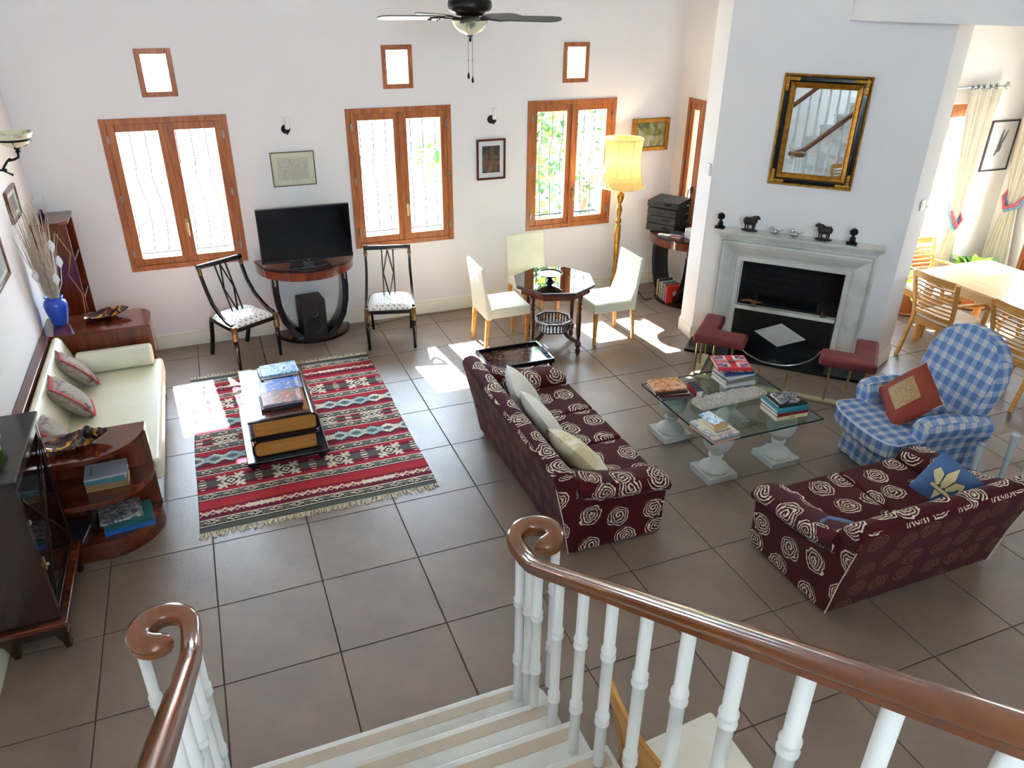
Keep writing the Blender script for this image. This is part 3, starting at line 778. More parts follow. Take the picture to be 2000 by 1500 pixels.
def topiary(u, lab):
    t = lroot('finial_figurine', lab, 'figurine', u, .11, 1.212)
    t['group'] = 'dark figurines on the mantel'
    build('base', G().box(-.045, .045, -.03, .03, 0, .016).ball((-.035, 0, .016), (.012, .02, .01), 8, 6).ball((.035, 0, .016), (.012, .02, .01), 8, 6), 'iron', t, bev=.004)
    g = G().lathe([(.022, .014), (.027, .03), (.026, .05), (.018, .062), (.012, .075), (.014, .09)], seg=14); g.ball((-.02, 0, .06), .006, 6, 5); g.ball((.02, 0, .06), .006, 6, 5)
    build('urn', g, 'iron', t, smooth=True)
    g = G(); g.ball((0, 0, .118), (.028, .024, .026), 12, 8)
    rr = random.Random(3)
    for a in range(14): g.ball((.027*math.cos(a*.45), rr.uniform(-.012, .012), .112+.026*math.sin(a*.45)), .009, 6, 5)
    build('flowers', g, 'iron', t, smooth=True)
topiary(.16, 'small black urn of flowers figurine on the left end of the mantel'); topiary(1.32, 'small black urn of flowers figurine on the right end of the mantel')
def bird(u, lab):
    t = lroot('silver_bird', lab, 'ornament', u, .12, 1.212); t['group'] = 'silver birds on the mantel'
    g = G().ball((0, 0, .030), (.038, .028, .028), 14, 10); build('body', g, 'silver', t, smooth=True)
    g = G().ball((-.026, 0, .058), (.019, .017, .018), 12, 8); g.tube([(-.04, 0, .056), (-.054, 0, .05)], [.005, .001], 6); build('head', g, 'silver', t, smooth=True)
    build('tail', G().tube([(.02, 0, .036), (.05, 0, .046), (.078, 0, .064)], [.016, .009, .005], 8, flat=.5), 'silver', t, smooth=True)
bird(.655, 'crackled silver bird ornament on the mantel, left one of the pair'); bird(.835, 'crackled silver bird ornament on the mantel, right one of the pair')
t = thing('thermostat', 'small square white thermostat on the left side of the chimney', 'thermostat', (4.436, 6.05, 1.71), R(-8))
build('body', G().box(-.022, 0, -.035, .035, -.055, .055), 'plasticw', t, bev=.004); build('display', G().box(-.024, -.021, -.024, .024, -.04, .035), C('#c8ccce', .4), t)
t = thing('wall_switch', 'pale square light switch on the right side of the chimney', 'switch', (5.83, 4.828, 1.55), math.atan2(.16, .36))
build('plate', G().box(-.045, .045, -.01, 0, -.045, .045), C('#b8c2c4', .4), t, bev=.003); build('rocker', G().box(-.02, .02, -.014, -.009, -.03, .03), 'plasticw', t, bev=.002)

# ================================================================ LEFT SIDE: kilim, book trunk, daybed
def kilim():
    Wd, Ln = 1.62, 2.35; nx, ny = 162, 235
    pal = {'g': '#565a55', 'r': '#a82c3c', 'm': '#6e2438', 'd': '#2e2428', 'w': '#d8cfba', 'b': '#97b4b4', 't': '#5a6a6c', 'k': '#3c3034', 'o': '#a83a30', 'y': '#8e8f86'}
    # bands from one end to the middle, (kind, cells)
    half = [('end', 6), ('dia', 8), ('zig', 17), ('red', 6), ('dia', 8), ('med', 24), ('dia', 9), ('blue', 25), ('dia', 9)]
    seq = half+[('med', 11)]
    rows = []
    for kd, n in half:
        for i in range(n): rows.append((kd, i, n))
    mid = ny-2*len(rows)
    rows = rows+[('med', i, mid) for i in range(mid)]+[(kd, n-1-i, n) for kd, i, n in reversed([r for r in rows])]
    def cell(x, kd, i, n):
        if kd == 'end': return 'g' if i < 5 else 'd'
        if kd == 'red': return 'r' if i < 5 else 'k'
        if kd == 'dia':
            if i in (0, n-1): return 'w'
            if i in (1,): return 'd'
            c = (x % 14)-7; yy = i-n/2
            if abs(c)*.55+abs(yy) < 1.2: return 'd'
            if abs(c)*.55+abs(yy) < 2.4: return 'w'
            return 'y' if (x+i*2) % 4 < 2 else 'd'
        if kd == 'zig':
            if i < 4: return 'm'
            if 4 <= i < 10:
                if (x//27) % 3 == 1 and 5 <= i <= 8: return 'w' if (x % 27) > 2 or i in (6, 7) else 'm'
                ph = x % 8; tri = abs(ph-4)
                return 'w' if abs((i-5)-tri*.9) < 1.1 or abs((8-i)-tri*.9) < .6 else ('m' if i < 7 else 'r')
            if i < 12: return 'm'
            return 'r' if i % 2 else 'o'
        if kd == 'blue':
            c = i-n/2; a = abs(c)
            if a > n/2-5: return 'r' if a > n/2-3 else ('m' if c < 0 else 'r')
            u = (x+6) % 54; v = u-27; lim = 7.5-(abs((u % 13)-6.5)*.7)
            if a < lim-4.2: return 't'
            if a < lim-2: return 'b' if abs(v) < 16 else 'w'
            if a < lim: return 'w' if (x//13) % 2 else 'b'
            return 'k' if a < lim+1.2 else ('r' if c > 0 else 'm')
        if kd == 'med':
            c = i-(n-1)/2; u = (x-3) % 39; v = u-19.5
            bgc = 'r' if abs(c) > n*.32 else ('m' if abs(c) > n*.16 else 'g')
            A, B = abs(v), abs(c)*.95
            if A+B*1.15 < 2: return 'k'
            if A+B*1.15 < 4: return 'w'
            if A+B*1.15 < 5.6: return 'k'
            s_ = A+B*1.15
            if s_ < 7.6: return 'w'
            if A < 13 and B < 9:
                if abs(A-B*1.15) < 1.9 and s_ < 18: return 'w'
                if 11 < s_ < 13.6 and (A < 9 or B < 6) and abs(A-B*1.15) < 6.5: return 'w'
                if s_ < 12: return 'y' if (A > 3 and B > 2) else bgc
            if A > 17 and B < 8:
                w2 = 19.5-A
                if int(B) % 3 == 0 and w2 < 2.6-(B*.12): return 'w'
            return bgc
        return 'r'
    me = bpy.data.meshes.new('field')
    xs = np.linspace(0, Wd, nx+1); ys = np.linspace(0, Ln, ny+1)
    V = []
    for j, y in enumerate(ys):
        for i, x in enumerate(xs):
            V.append((x+.006*math.sin(y*5), y+.008*math.sin(x*3.1), .006+.0015*math.sin(x*9+y*4)))
    F = [(j*(nx+1)+i, j*(nx+1)+i+1, (j+1)*(nx+1)+i+1, (j+1)*(nx+1)+i) for j in range(ny) for i in range(nx)]
    me.from_pydata(V, [], F)
    keys = list(pal); cols = {k: lin(pal[k]) for k in keys}
    att = me.color_attributes.new('weave', 'FLOAT_COLOR', 'CORNER')
    buf = np.zeros((len(F), 4, 4), dtype=np.float32); rnd = random.Random(4)
    for j in range(ny):
        kd, i_, n_ = rows[j] if j < len(rows) else rows[-1]
        for i in range(nx):
            c = cols[cell(i, kd, i_, n_)]; v = rnd.uniform(.88, 1.08); buf[j*nx+i, :, :3] = [q*v for q in c[:3]]; buf[j*nx+i, :, 3] = 1
    att.data.foreach_set('color', buf.ravel())
    t = NT('kilim_weave'); a = t.n('ShaderNodeAttribute', attribute_name='weave')
    n3 = t.n('ShaderNodeTexNoise', i_Vector=t.coord('Object', (60, 220, 60)), i_Scale=1.0, i_Detail=2.0); t.bump(n3.outputs[0], .3, .003)
    me.materials.append(t.fin(a.outputs['Color'], .95, 0, .15))
    root = thing('kilim_rug', 'red and grey kilim rug with cream medallions and fringes, under the book-shaped table', 'rug', (-.40, 4.43, 0))
    o = bpy.data.objects.new('field', me); COL.objects.link(o); o.parent = root
    ed = G().box(0, Wd, 0.01, Ln-.01, 0, .004); build('backing', ed, C('#5a4a44', .95), root)
    for end in (0, 1):
        g = G(); rnd = random.Random(end)
        for k in range(190):
            x = Wd*k/189; y = 0 if end == 0 else Ln; d = -1 if end == 0 else 1; L = rnd.uniform(.035, .07); sw = rnd.uniform(-.03, .02)
            g.bar((x, y, .006), (x+sw, y+d*L, .004), .006, .004)
        build('fringe', g, 'fringe', root, kind='stuff')
kilim()
# table shaped like two giant stacked books
def book_trunk():
    t = thing('book_trunk_table', 'low table shaped like two giant stacked books, black and tan, on the kilim', 'table', (.01, 5.06, .008))
    W_, L = .50, .87
    build('plinth', G().box(-.05, W_+.05, -.03, L+.03, .055, .085), 'black', t, bev=.008)
    for x in (0, W_):
        for y in (.03, L-.03): build('foot', G().lathe([(.02, 0), (.034, .012), (.036, .03), (.024, .056)], (x, y, 0), 14), 'black', t, smooth=True)
    for k, (z0, side) in enumerate(((.085, -1), (.25, 1))):
        h = .160 if k == 0 else .162; th = .016
        # cover: C-shaped section with rounded spine, spine on `side`
        def sec(inner):
            e = th if inner else 0; zc = z0+h/2; hh = h/2-e; xs = (W_-.06 if side > 0 else .06); xo = (0 if side > 0 else W_)
            pts = [(xo, zc-hh), ]+[(xs+side*hh*.75*math.cos(R(a)), zc+hh*math.sin(R(a))) for a in range(-90, 91, 18)]+[(xo, zc+hh)]
            return pts
        o_, i_ = sec(False), sec(True)
        poly = o_+i_[::-1]
        build('cover', G().prism(poly, 0, L, 'y'), 'black' if k == 0 else 'mahog', t, smooth=True, sharp=40)
        build('edge_binding', G().prism(poly, -.004, .010, 'y'), 'black', t, smooth=True, sharp=40); build('edge_binding', G().prism(poly, L-.01, L+.004, 'y'), 'black', t, smooth=True, sharp=40)
        xs = (.035, W_-.065+.045) if side > 0 else (.065-.045, W_-.035)
        build('page_block', G().box(xs[0], xs[1], .014, L-.014, z0+th, z0+h-th), 'tan', t, bev=.01)
    build('top_panel', G().box(.40, .44, .05, L-.03, .411, .4135), 'tanp', t)
    build('inlay_panel', G().box(.02, .395, .02, L-.02, .411, .413), wood('red_brown_inlay', '#3a150c', '#6a2c14', .2, 'y', 1, .5), t)
book_trunk()
# ---- books and magazines
def book(name, lab, cat, loc, rz, w_, d_, h_, cover, group=None, spine=None, text=None, tsize=.03, tmat=None, soft=False, spine_side=-1, pages='paper', trot=0, tpos=(0, 0), tilt=None, flag=False, stext=None, stmat=None, obj_only=False):
    """w_ across x, d_ along y; spine on -y side by default rotated by rz"""
    t = thing(name, lab, cat, loc, rz, group); c = C(cover) if cover.startswith('#') else M[cover]
    th = .0012 if soft else .003
    g = G().box(-w_/2, w_/2, -d_/2, d_/2, 0, th).box(-w_/2, w_/2, -d_/2, d_/2, h_-th, h_).box(-w_/2, w_/2, -d_/2, -d_/2+th, th, h_-th)
    if spine: 
        build('cover', g, c, t, bev=.0008, segs=1)
        build('spine', G().box(-w_/2, w_/2, -d_/2-.0012, -d_/2, .0005, h_-.0005), C(spine), t)
    else: build('cover', g, c, t, bev=.0008, segs=1)
    e = .001 if soft else .004
    build('pages', G().box(-w_/2+e, w_/2-e, -d_/2+th, d_/2-e, th, h_-th), pages, t)
    if text: letters(text, tsize, tmat or C('#f0f0ea'), t, (tpos[0], tpos[1], h_+.0008), (0, 0, trot))
    if stext: letters(stext, h_*.55, stmat or C('#e8e2d0'), t, (0, -d_/2-.0016, h_/2), (PI/2, 0, 0))
    return t
ZT_ = .424
def stack(base, items):
    z = base
    for it in items:
        it = dict(it); loc = it.pop('xy'); h = it['h_']; it['loc'] = (loc[0], loc[1], z+.0004); book(**it); z += h+.0006
    return z
gm = 'magazines on the book-shaped table'
stack(ZT_, [dict(name='magazine', lab='blue magazine low in the far stack on the book-shaped table', cat='magazine', xy=(.32, 5.80), rz=R(2), w_=.27, d_=.2, h_=.008, cover='c_grey', soft=True, group=gm),
            dict(name='magazine', lab='pale magazine in the middle of the far stack on the book-shaped table', cat='magazine', xy=(.30, 5.79), rz=R(5), w_=.28, d_=.21, h_=.012, cover='#c8ccd0', soft=True, group=gm),
            dict(name='magazine', lab='light blue magazine second from the top of the far stack', cat='magazine', xy=(.31, 5.80), rz=R(-2), w_=.28, d_=.2, h_=.008, cover='c_blue', soft=True, group=gm),
            dict(name='magazine', lab='turquoise sea-scene magazine topmost in the far stack, nearest the chairs', cat='magazine', xy=(.32, 5.79), rz=R(3), w_=.28, d_=.2, h_=.010, cover='c_ocean', soft=True, group=gm)])
stack(ZT_, [dict(name='magazine', lab='white-edged magazine under the blue one in the middle stack', cat='magazine', xy=(.29, 5.53), rz=R(-3), w_=.29, d_=.2, h_=.012, cover='#c9cfd4', soft=True, group=gm),
            dict(name='magazine', lab='blue magazine with white lettering topmost in the middle stack', cat='magazine', xy=(.32, 5.54), rz=R(0), w_=.27, d_=.2, h_=.010, cover='c_blue', soft=True, group=gm, text='TOURISME', tsize=.034, trot=-PI/2, tpos=(.10, 0))])
stack(ZT_, [dict(name='book', lab='black book at the bottom of the near stack on the book-shaped table', cat='book', xy=(.27, 5.28), rz=R(0), w_=.30, d_=.22, h_=.022, cover='#16161c', group=gm),
            dict(name='magazine', lab='purple-edged magazine in the middle of the near stack', cat='magazine', xy=(.28, 5.285), rz=R(1), w_=.28, d_=.21, h_=.012, cover='#8a7a90', soft=True, group=gm),
            dict(name='magazine', lab='coral reef magazine with pale title strip topmost in the near stack', cat='magazine', xy=(.285, 5.285), rz=R(0), w_=.29, d_=.21, h_=.012, cover='c_fish', soft=True, group=gm, text='OCEAN', tsize=.045, trot=-PI/2, tpos=(.118, 0))])
# ---- daybed
def daybed():
    t = thing('daybed', 'mahogany daybed with cream leather seat and shelved ends along the left wall', 'daybed', (0, 0, 0))
    x0, x1 = WX0+.005, -.60
    g = G().box(x0, x0+.065, 4.76, 6.44, .05, .735); build('back_rail', g, 'mahog', t, bev=.006)
    build('seat_base', G().box(x0+.065, x1-.01, 4.76, 6.44, .05, .27), 'mahogz', t, bev=.006)
    build('seat_cushion', cush(x0+.19, x1+.04, 4.765, 6.435, .27, .425), 'cream', t, bev=.028, segs=4)
    # back cushion, leaning
    g = G().prism([(x0+.07, .42), (x0+.24, .42), (x0+.15, .70), (x0+.11, .735), (x0+.07, .70)], 4.77, 6.43, 'y'); build('back_cushion', g, 'cream', t, bev=.03, segs=4)
    # far end cabinet with rounded outer corner
    r = .16
    def end(y0, y1, sy):
        return [(x0, y0), (x1-r, y0)]
    far = [(x0, 6.44), (x1+.0, 6.44), (x1, 6.86-r)]+[(x1-r+r*math.cos(R(a)), 6.86-r+r*math.sin(R(a))) for a in range(10, 91, 10)]+[(x0, 6.86)]
    build('far_cabinet', G().prism(far, .05, .70), 'mahogz', t, smooth=True, sharp=40)
    build('far_top', G().prism([(x*1.0, y) for x, y in far], .70, .725), 'mahog', t, smooth=True, sharp=40)
    # near open shelf unit: quarter round towards the camera
    rx, ry = .36, .34
    near = [(x0, 4.755), (x0, 4.395), (-1.05, 4.385)]+[(x1-rx+rx*math.cos(R(a)), 4.72-ry+ry*0+(-ry+.335)+ry*1.0*(1+math.sin(R(a)))) for a in range(-80, 1, 10)]+[(x1, 4.755)]
    for z0, z1, nm in ((.0, .13, 'shelf_base'), (.385, .425, 'shelf'), (.70, .73, 'near_top')):
        sc = 1.0
        build(nm, G().prism(near, z0, z1), 'mahog', t, smooth=True, sharp=40, label='polished curved shelf' if nm == 'shelf' else None)
    build('shelf_back', G().box(x0, x1-.005, 4.73, 4.758, .05, .72), 'mahogz', t)
    build('side_panel', G().box(x0, x0+.03, 4.40, 4.74, .05, .70), 'darkwood', t); build('divider', G().box(-1.0, -.975, 4.47, 4.74, .13, .385), 'darkwood', t)
    build('bolster', G().lathe([(.0, 0), (.075, 0), (.088, .012), (.09, .03), (.09, .52), (.088, .54), (.075, .552), (0, .552)], seg=28).tf(Matrix.Translation((-1.17, 6.33, .513)) @ Matrix.Rotation(PI/2, 4, 'Y')), 'creamp', t, smooth=True)
    for y in (6.5, 6.8):
        for x in (-1.3, -.72): build('foot', G().box(x-.03, x+.03, y-.03, y+.03, 0, .05), 'darkwood', t)
def cush(x0, x1, y0, y1, z0, z1, n=1):
    return G().box(x0, x1, y0, y1, z0, z1)
daybed()
def scatter_cushion(name, lab, loc, rot, w_, h_, t_, mat, border=None, group=None, extra=None):
    t = thing(name, lab, 'cushion', loc, 0, group); t.rotation_euler = (Matrix.Rotation(rot[2], 3, 'Z') @ Matrix.Rotation(rot[0], 3, 'X') @ Matrix.Rotation(rot[1], 3, 'Z')).to_euler()
    build('cover', G().pillow(w_, h_, t_), mat, t, smooth=True, sharp=80)
    if border:
        g = G(); n = 40; pts = []
        for i in range(n):
            a = 2*PI*i/n; q = 4/n*i; sd_ = int(q); f = q-sd_; u = -1+2*f
            x, y = [(u, -1), (1, u), (-u, 1), (-1, -u)][sd_]
            s_ = .90
            X = w_/2*s_*x*(1-.07*(1-(y*s_)**2)); Y = h_/2*s_*y*(1-.07*(1-(x*s_)**2)); Z = t_/2*(max(0, (1-abs(s_*x)**2.6)*(1-abs(s_*y)**2.6)))**.5
            pts.append((X, Y, Z+.002))
        g.tube(pts, .015, 6, closed=True, flat=.35); build('border', g, border, t, smooth=True)
    if extra: extra(t)
    return t
gc = 'tapestry cushions on the daybed'
scatter_cushion('tapestry_cushion', 'grey floral tapestry cushion with red border, farthest on the daybed beside the bolster', (-1.16, 6.10, .575), (R(52), R(-6), R(-248)), .36, .36, .13, 'tap', C('#a8202c', .8), gc)
scatter_cushion('tapestry_cushion', 'grey floral tapestry cushion with red border, middle one of three on the daybed', (-1.15, 5.62, .57), (R(50), R(-6), R(-255)), .38, .38, .14, 'tap', C('#a8202c', .8), gc)
scatter_cushion('tapestry_cushion', 'tapestry cushion with red border half hidden behind the near shelf top', (-1.21, 5.10, .56), (R(58), 0, R(-262)), .36, .36, .13, 'tap', C('#a8202c', .8), gc)
def leaf_dish(lab, loc, rz, s=1.0):
    t = thing('leaf_dish', lab, 'dish', loc, rz, None)
    rnd = random.Random(5); rim = [rnd.uniform(-.012, .012) for _ in range(36)]
    def fn(u, v):
        a = 2*PI*u; k = int(u*36) % 36; rr = v*(1+.08*math.cos(5*a)+(.06 if k % 3 == 0 else 0)*v)
        x = .165*rr*math.cos(a); y = .10*rr*math.sin(a)
        return (x*s, y*s, (.006+.035*v**2.2+rim[k]*.6*v**3+.02*max(0, math.cos(a))*v*v)*s)
    g = G().grid(fn, 36, 8); g2 = G().grid(lambda u, v: tuple(np.array(fn(u, v))-(0, 0, .006)), 36, 8); g2.f = [tuple(reversed(f)) for f in g2.f]; g.add(g2.v, g2.f)
    build('bowl', g, 'agate', t, smooth=True, sharp=60); return t
leaf_dish('gold and wine glass leaf dish on the far end of the daybed', (-.94, 6.72, .726), R(8))
leaf_dish('gold and wine glass leaf dish holding a pine cone, on the near daybed shelf top', (-.97, 4.575, .731), R(10))
t = thing('pine_cone', 'dark pine cone standing in the near leaf dish', 'pine cone', (-.90, 4.61, .745))
g = G().ball((0, 0, .045), (.026, .026, .042), 12, 8); build('core', g, 'darkwood', t, smooth=True)
g = G()
for k in range(60):
    a = k*2.4; f = k/60; rr = .030*math.sin(PI*min(.95, f*.8+.15)); z = .008+.08*f
    g.bar((rr*.6*math.cos(a), rr*.6*math.sin(a), z), (rr*1.25*math.cos(a), rr*1.25*math.sin(a), z+.006), .011, .004)
build('scales', g, 'darkwood', t, kind='stuff')
# vase with twigs and shell flowers
t = thing('twig_vase', 'blue glazed vase of bleached twigs and white shell flowers on the daybed end', 'vase', (-1.275, 6.70, .726))
build('vase', G().lathe([(.052, 0), (.062, .02), (.082, .12), (.088, .17), (.080, .20), (.062, .215), (.060, .225), (.070, .235), (.066, .24), (.052, .225), (.052, .2), (.0, .19)], seg=28), 'bluevase', t, smooth=True)
rnd = random.Random(11); g = G()
for k in range(95):
    a = rnd.uniform(0, 2*PI); sp = rnd.uniform(.02, .20); L = rnd.uniform(.45, .86); bx, by = .035*math.cos(a), .035*math.sin(a)
    tx = max(-.11, min(.12, sp*math.cos(a)*.9)); ty = sp*math.sin(a)*1.3-.10*L
    pts = [(bx*.5, by*.5, .12)]+[(bx+(tx-bx)*f+rnd.uniform(-.008, .008), by+(ty-by)*f+rnd.uniform(-.01, .01), .2+L*f) for f in (.25, .5, .75, 1)]
    g.tube(pts, [.003, .0028, .0025, .002, .0012], 4)
build('twigs', g, 'twig', t, kind='stuff')
for k, (x, y, z) in enumerate([(.10, -.09, .62), (.13, -.12, .50), (.075, -.11, .36), (-.06, -.10, .40)]):
    g = G().tube([(.02, -.02, .2), (x*.8, y*.8, z*.75), (x, y, z)], .003, 5); g.lathe([(.004, 0), (.014, .02), (.026, .045), (.020, .075), (.006, .1)], (x, y, z), 10, sy=.6); build('flower', g, 'petal', t, smooth=True)
# narrow bookcase standing behind
t = thing('corner_bookcase', 'tall narrow mahogany bookcase with inlaid side in the far left corner', 'bookcase', (0, 0, 0))
bx0, bx1, by0, by1, bz = WX0+.005, -1.13, 7.18, 7.585, 1.42
build('side_panel', G().box(bx0, bx1, by0, by0+.025, 0, bz-.02), 'mahogz', t, bev=.003); build('side_panel', G().box(bx0, bx1, by1-.025, by1, 0, bz-.02), 'mahogz', t, bev=.003)
build('top', G().prism([(bx0, by0-.01), (bx1-.05, by0-.01), (bx1+.01, by0+.05), (bx1+.01, by1), (bx0, by1)], bz-.02, bz+.01), 'mahog', t, bev=.003)
build('back_panel', G().box(bx0, bx0+.012, by0+.025, by1-.025, .02, bz-.02), 'mahogz', t)
for z in (.06, .4, .74, 1.08): build('shelf', G().box(bx0+.012, bx1-.005, by0+.025, by1-.025, z, z+.02), 'mahog', t)
g = G()
for a, b in [((bx1-.01, .80), (bx1-.075, .98)), ((bx1-.075, .98), (bx1-.02, 1.16)), ((bx1-.02, 1.16), (bx1-.09, 1.34)), ((bx1-.03, .55), (bx1-.01, .80))]:
    g.bar((a[0], by0-.0015, a[1]), (b[0], by0-.0015, b[1]), .006, .003, up=(0, 1, 0))
build('inlay_line', g, C('#b89058', .4), t)
t = thing('dark_bottle', 'small dark blue bottle on top of the corner bookcase', 'bottle', (-1.30, 7.28, 1.431))
build('body', G().lathe([(.030, 0), (.034, .01), (.034, .045), (.020, .06), (.012, .07), (.016, .078), (.016, .09), (0, .1)], seg=16), C('#14163a', .15), t, smooth=True)
# books on the near shelf unit
gb = 'books in the near end of the daybed'
stack(.4255, [dict(name='book', lab='thick brown book at the bottom of the three on the upper daybed shelf', cat='book', xy=(-.86, 4.60), rz=R(2), w_=.24, d_=.17, h_=.045, cover='#8a7048', group=gb),
              dict(name='book', lab='blue-green book in the middle of the three on the upper daybed shelf', cat='book', xy=(-.86, 4.60), rz=R(-4), w_=.23, d_=.17, h_=.035, cover='#4a7f8a', group=gb),
              dict(name='book', lab='grey book topmost of the three on the upper daybed shelf', cat='book', xy=(-.86, 4.605), rz=R(3), w_=.24, d_=.18, h_=.012, cover='#a9aab4', group=gb, text='HISTORY', tsize=.022, tmat=C('#4a4a58'), trot=PI/2, tpos=(-.08, 0))])
stack(.1305, [dict(name='book', lab='bright blue book at the bottom of the stack in the lower daybed shelf', cat='book', xy=(-.80, 4.56), rz=R(6), w_=.29, d_=.22, h_=.032, cover='#1c5aa8', group=gb),
              dict(name='book', lab='teal green book second in the stack in the lower daybed shelf', cat='book', xy=(-.80, 4.565), rz=R(4), w_=.28, d_=.21, h_=.03, cover='#1c5a58', group=gb),
              dict(name='book', lab='white photo book topmost in the lower daybed shelf', cat='book', xy=(-.84, 4.58), rz=R(8), w_=.25, d_=.2, h_=.018, cover='c_grey', group=gb)])
stack(.1305, [dict(name='book', lab='dark navy book lying left of the stack in the lower daybed shelf', cat='book', xy=(-1.12, 4.52), rz=R(-10), w_=.17, d_=.2, h_=.03, cover='#1a1f38', group=gb)])
# ---- glazed cabinet in the left foreground
def vitrine():
    t = thing('display_cabinet', 'dark mahogany display cabinet with glazed door against the left wall', 'cabinet', (0, 0, 0))
    x0, x1, y0, y1 = WX0+.01, -1.085, 3.67, 4.37
    build('top', G().box(x0, x1+.02, y0-.03, y1+.012, 1.075, 1.10), 'black', t, bev=.006)
    build('cornice', G().box(x0, x1+.01, y0-.018, y1+.01, 1.05, 1.075), 'darkwood', t, bev=.006)
    build('side_panel', G().box(x0, x1, y0, y0+.022, .2, 1.05), 'darkwood', t); build('side_panel', G().box(x0, x1, y1-.022, y1, .2, 1.05), 'darkwood', t)
    build('back_panel', G().box(x0, x0+.012, y0+.022, y1-.022, .2, 1.05), 'darkwood', t)
    build('base_moulding', G().box(x0, x1+.03, y0-.03, y1+.012, .165, .20), 'mahog', t, bev=.008)
    build('plinth', G().box(x0, x1+.012, y0-.012, y1+.012, .11, .165), 'darkwood', t, bev=.004)
    for z in (.2, .48, .76): build('shelf', G().box(x0+.012, x1-.03, y0+.022, y1-.022, z, z+.018), 'darkwood', t)
    g = frame_g(y0+.004, y1-.004, .205, 1.045, .045, 0, .022); g.v = [(x1-.024+q[1], q[0], q[2]) for q in g.v]; d = build('door', g, 'darkwood', t, bev=.004)
    build('glass_pane', G().box(x1-.016, x1-.012, y0+.045, y1-.045, .245, 1.005), 'glass', d)
    g = G()
    for s_ in (-1, 1): g.bar((x1-.004, 4.02+s_*.30, .3), (x1-.004, 4.02, .62), .012, .01, up=(1, 0, 0)); g.bar((x1-.004, 4.02+s_*.30, .95), (x1-.004, 4.02, .62), .012, .01, up=(1, 0, 0))
    build('glazing_bar', g, 'darkwood', d)
    build('key_plate', G().box(x1-.002, x1+.002, y0+.05, y0+.07, .5, .58).ball((x1+.008, y0+.06, .53), .011, 8, 6), 'brass', d, smooth=True)
    for y in (y0+.03, y1-.03):
        for x in (x0+.04, x1-.02):
            build('foot', G().prism([(x-.035, .11), (x+.035, .11), (x+.03, .06), (x+.022, .02), (x+.03, 0), (x+.0, 0), (x-.012, .05)], y-.03, y+.03, 'y'), 'darkwood', t, bev=.004)
vitrine()
for k, (y, z, kind) in enumerate([(3.86, .778, 0), (4.05, .778, 1), (4.22, .778, 2), (3.9, .498, 1), (4.12, .498, 0)]):
    labs = ['white china bowl on the top shelf of the display cabinet, nearest the stairs', 'white china jug in the middle of the cabinet top shelf', 'small white cup at the window end of the cabinet top shelf', 'white china jug on the middle shelf of the display cabinet', 'white china bowl on the middle shelf of the display cabinet']
    t = thing('china_piece', labs[k], 'china', (-1.26, y, z), 0, 'china in the display cabinet')
    pr = [[(.03, 0), (.035, .01), (.065, .045), (.062, .046), (.03, .012), (0, .01)], [(.03, 0), (.045, .04), (.04, .09), (.028, .12), (.034, .14), (.03, .14), (.024, .12), (0, .1)], [(.02, 0), (.03, .03), (.034, .06), (.031, .06), (.02, .01), (0, .01)]][kind]
    build('bowl' if kind == 0 else 'body', G().lathe(pr, seg=18), 'plasticw', t, smooth=True)
def leaf_g(L, W_, droop, n=5, curl=.0):
    def fn(u, v):
        w2 = W_/2*math.sin(PI*min(1, v*.9+.07))**.8*(2*u-1)
        return (v*L*math.cos(droop*v), w2, v*L*(.75-droop*v)+abs(2*u-1)*W_*.12+curl*v*v)
    return G().grid(fn, 2, n)
def plant(name, lab, cat, loc, n, L, W_, mats, pot=None, seed=1, group=None, spread=.9, flat=.55):
    t = thing(name, lab, cat, loc, 0, group); rnd = random.Random(seed)
    zb = 0
    if pot:
        r, h = pot; zb = h-.02
        build('saucer', G().lathe([(0, 0), (r*1.05, 0), (r*1.2, .02), (r*1.15, .022), (0, .012)], seg=24), 'terra', t, smooth=True)
        build('pot', G().lathe([(r*.7, .012), (r*.95, h*.85), (r*1.08, h*.86), (r*1.1, h), (r*.95, h), (r*.93, h-.03), (0, h-.03)], seg=24), 'terra', t, smooth=True, sharp=50)
        build('soil', G().lathe([(r*.93, h-.03), (0, h-.022)], seg=20), 'soil', t)
    ds = []
    for k in range(5):
        for m_ in mats:
            ds.append((leaf_g(L*(.75+.12*k), W_*(.85+.08*k), spread*(.5+.18*k)), m_))
    mesh = []
    for k in range(n):
        if k < len(ds): o = build('leaf', ds[k][0], ds[k][1], t, smooth=True); mesh.append(o.data)
        else: o = bpy.data.objects.new('leaf', rnd.choice(mesh)); COL.objects.link(o); o.parent = t
        a = rnd.uniform(0, 2*PI); rr = rnd.uniform(0, (pot[0]*.55 if pot else .04))
        o.location = (rr*math.cos(a), rr*math.sin(a), zb); o.rotation_euler = (rnd.uniform(-.15, .15), rnd.uniform(-.75, .25), a); s_ = rnd.uniform(.7, 1.1); o.scale = (s_, s_, s_)
    return t
plant('trailing_plant', 'glossy green pot plant trailing over the display cabinet top, at the left edge', 'plant', (-1.28, 4.0, 1.101), 46, .17, .055, ['leaf', 'leafl'], (.06, .09), 3, None, 1.5)
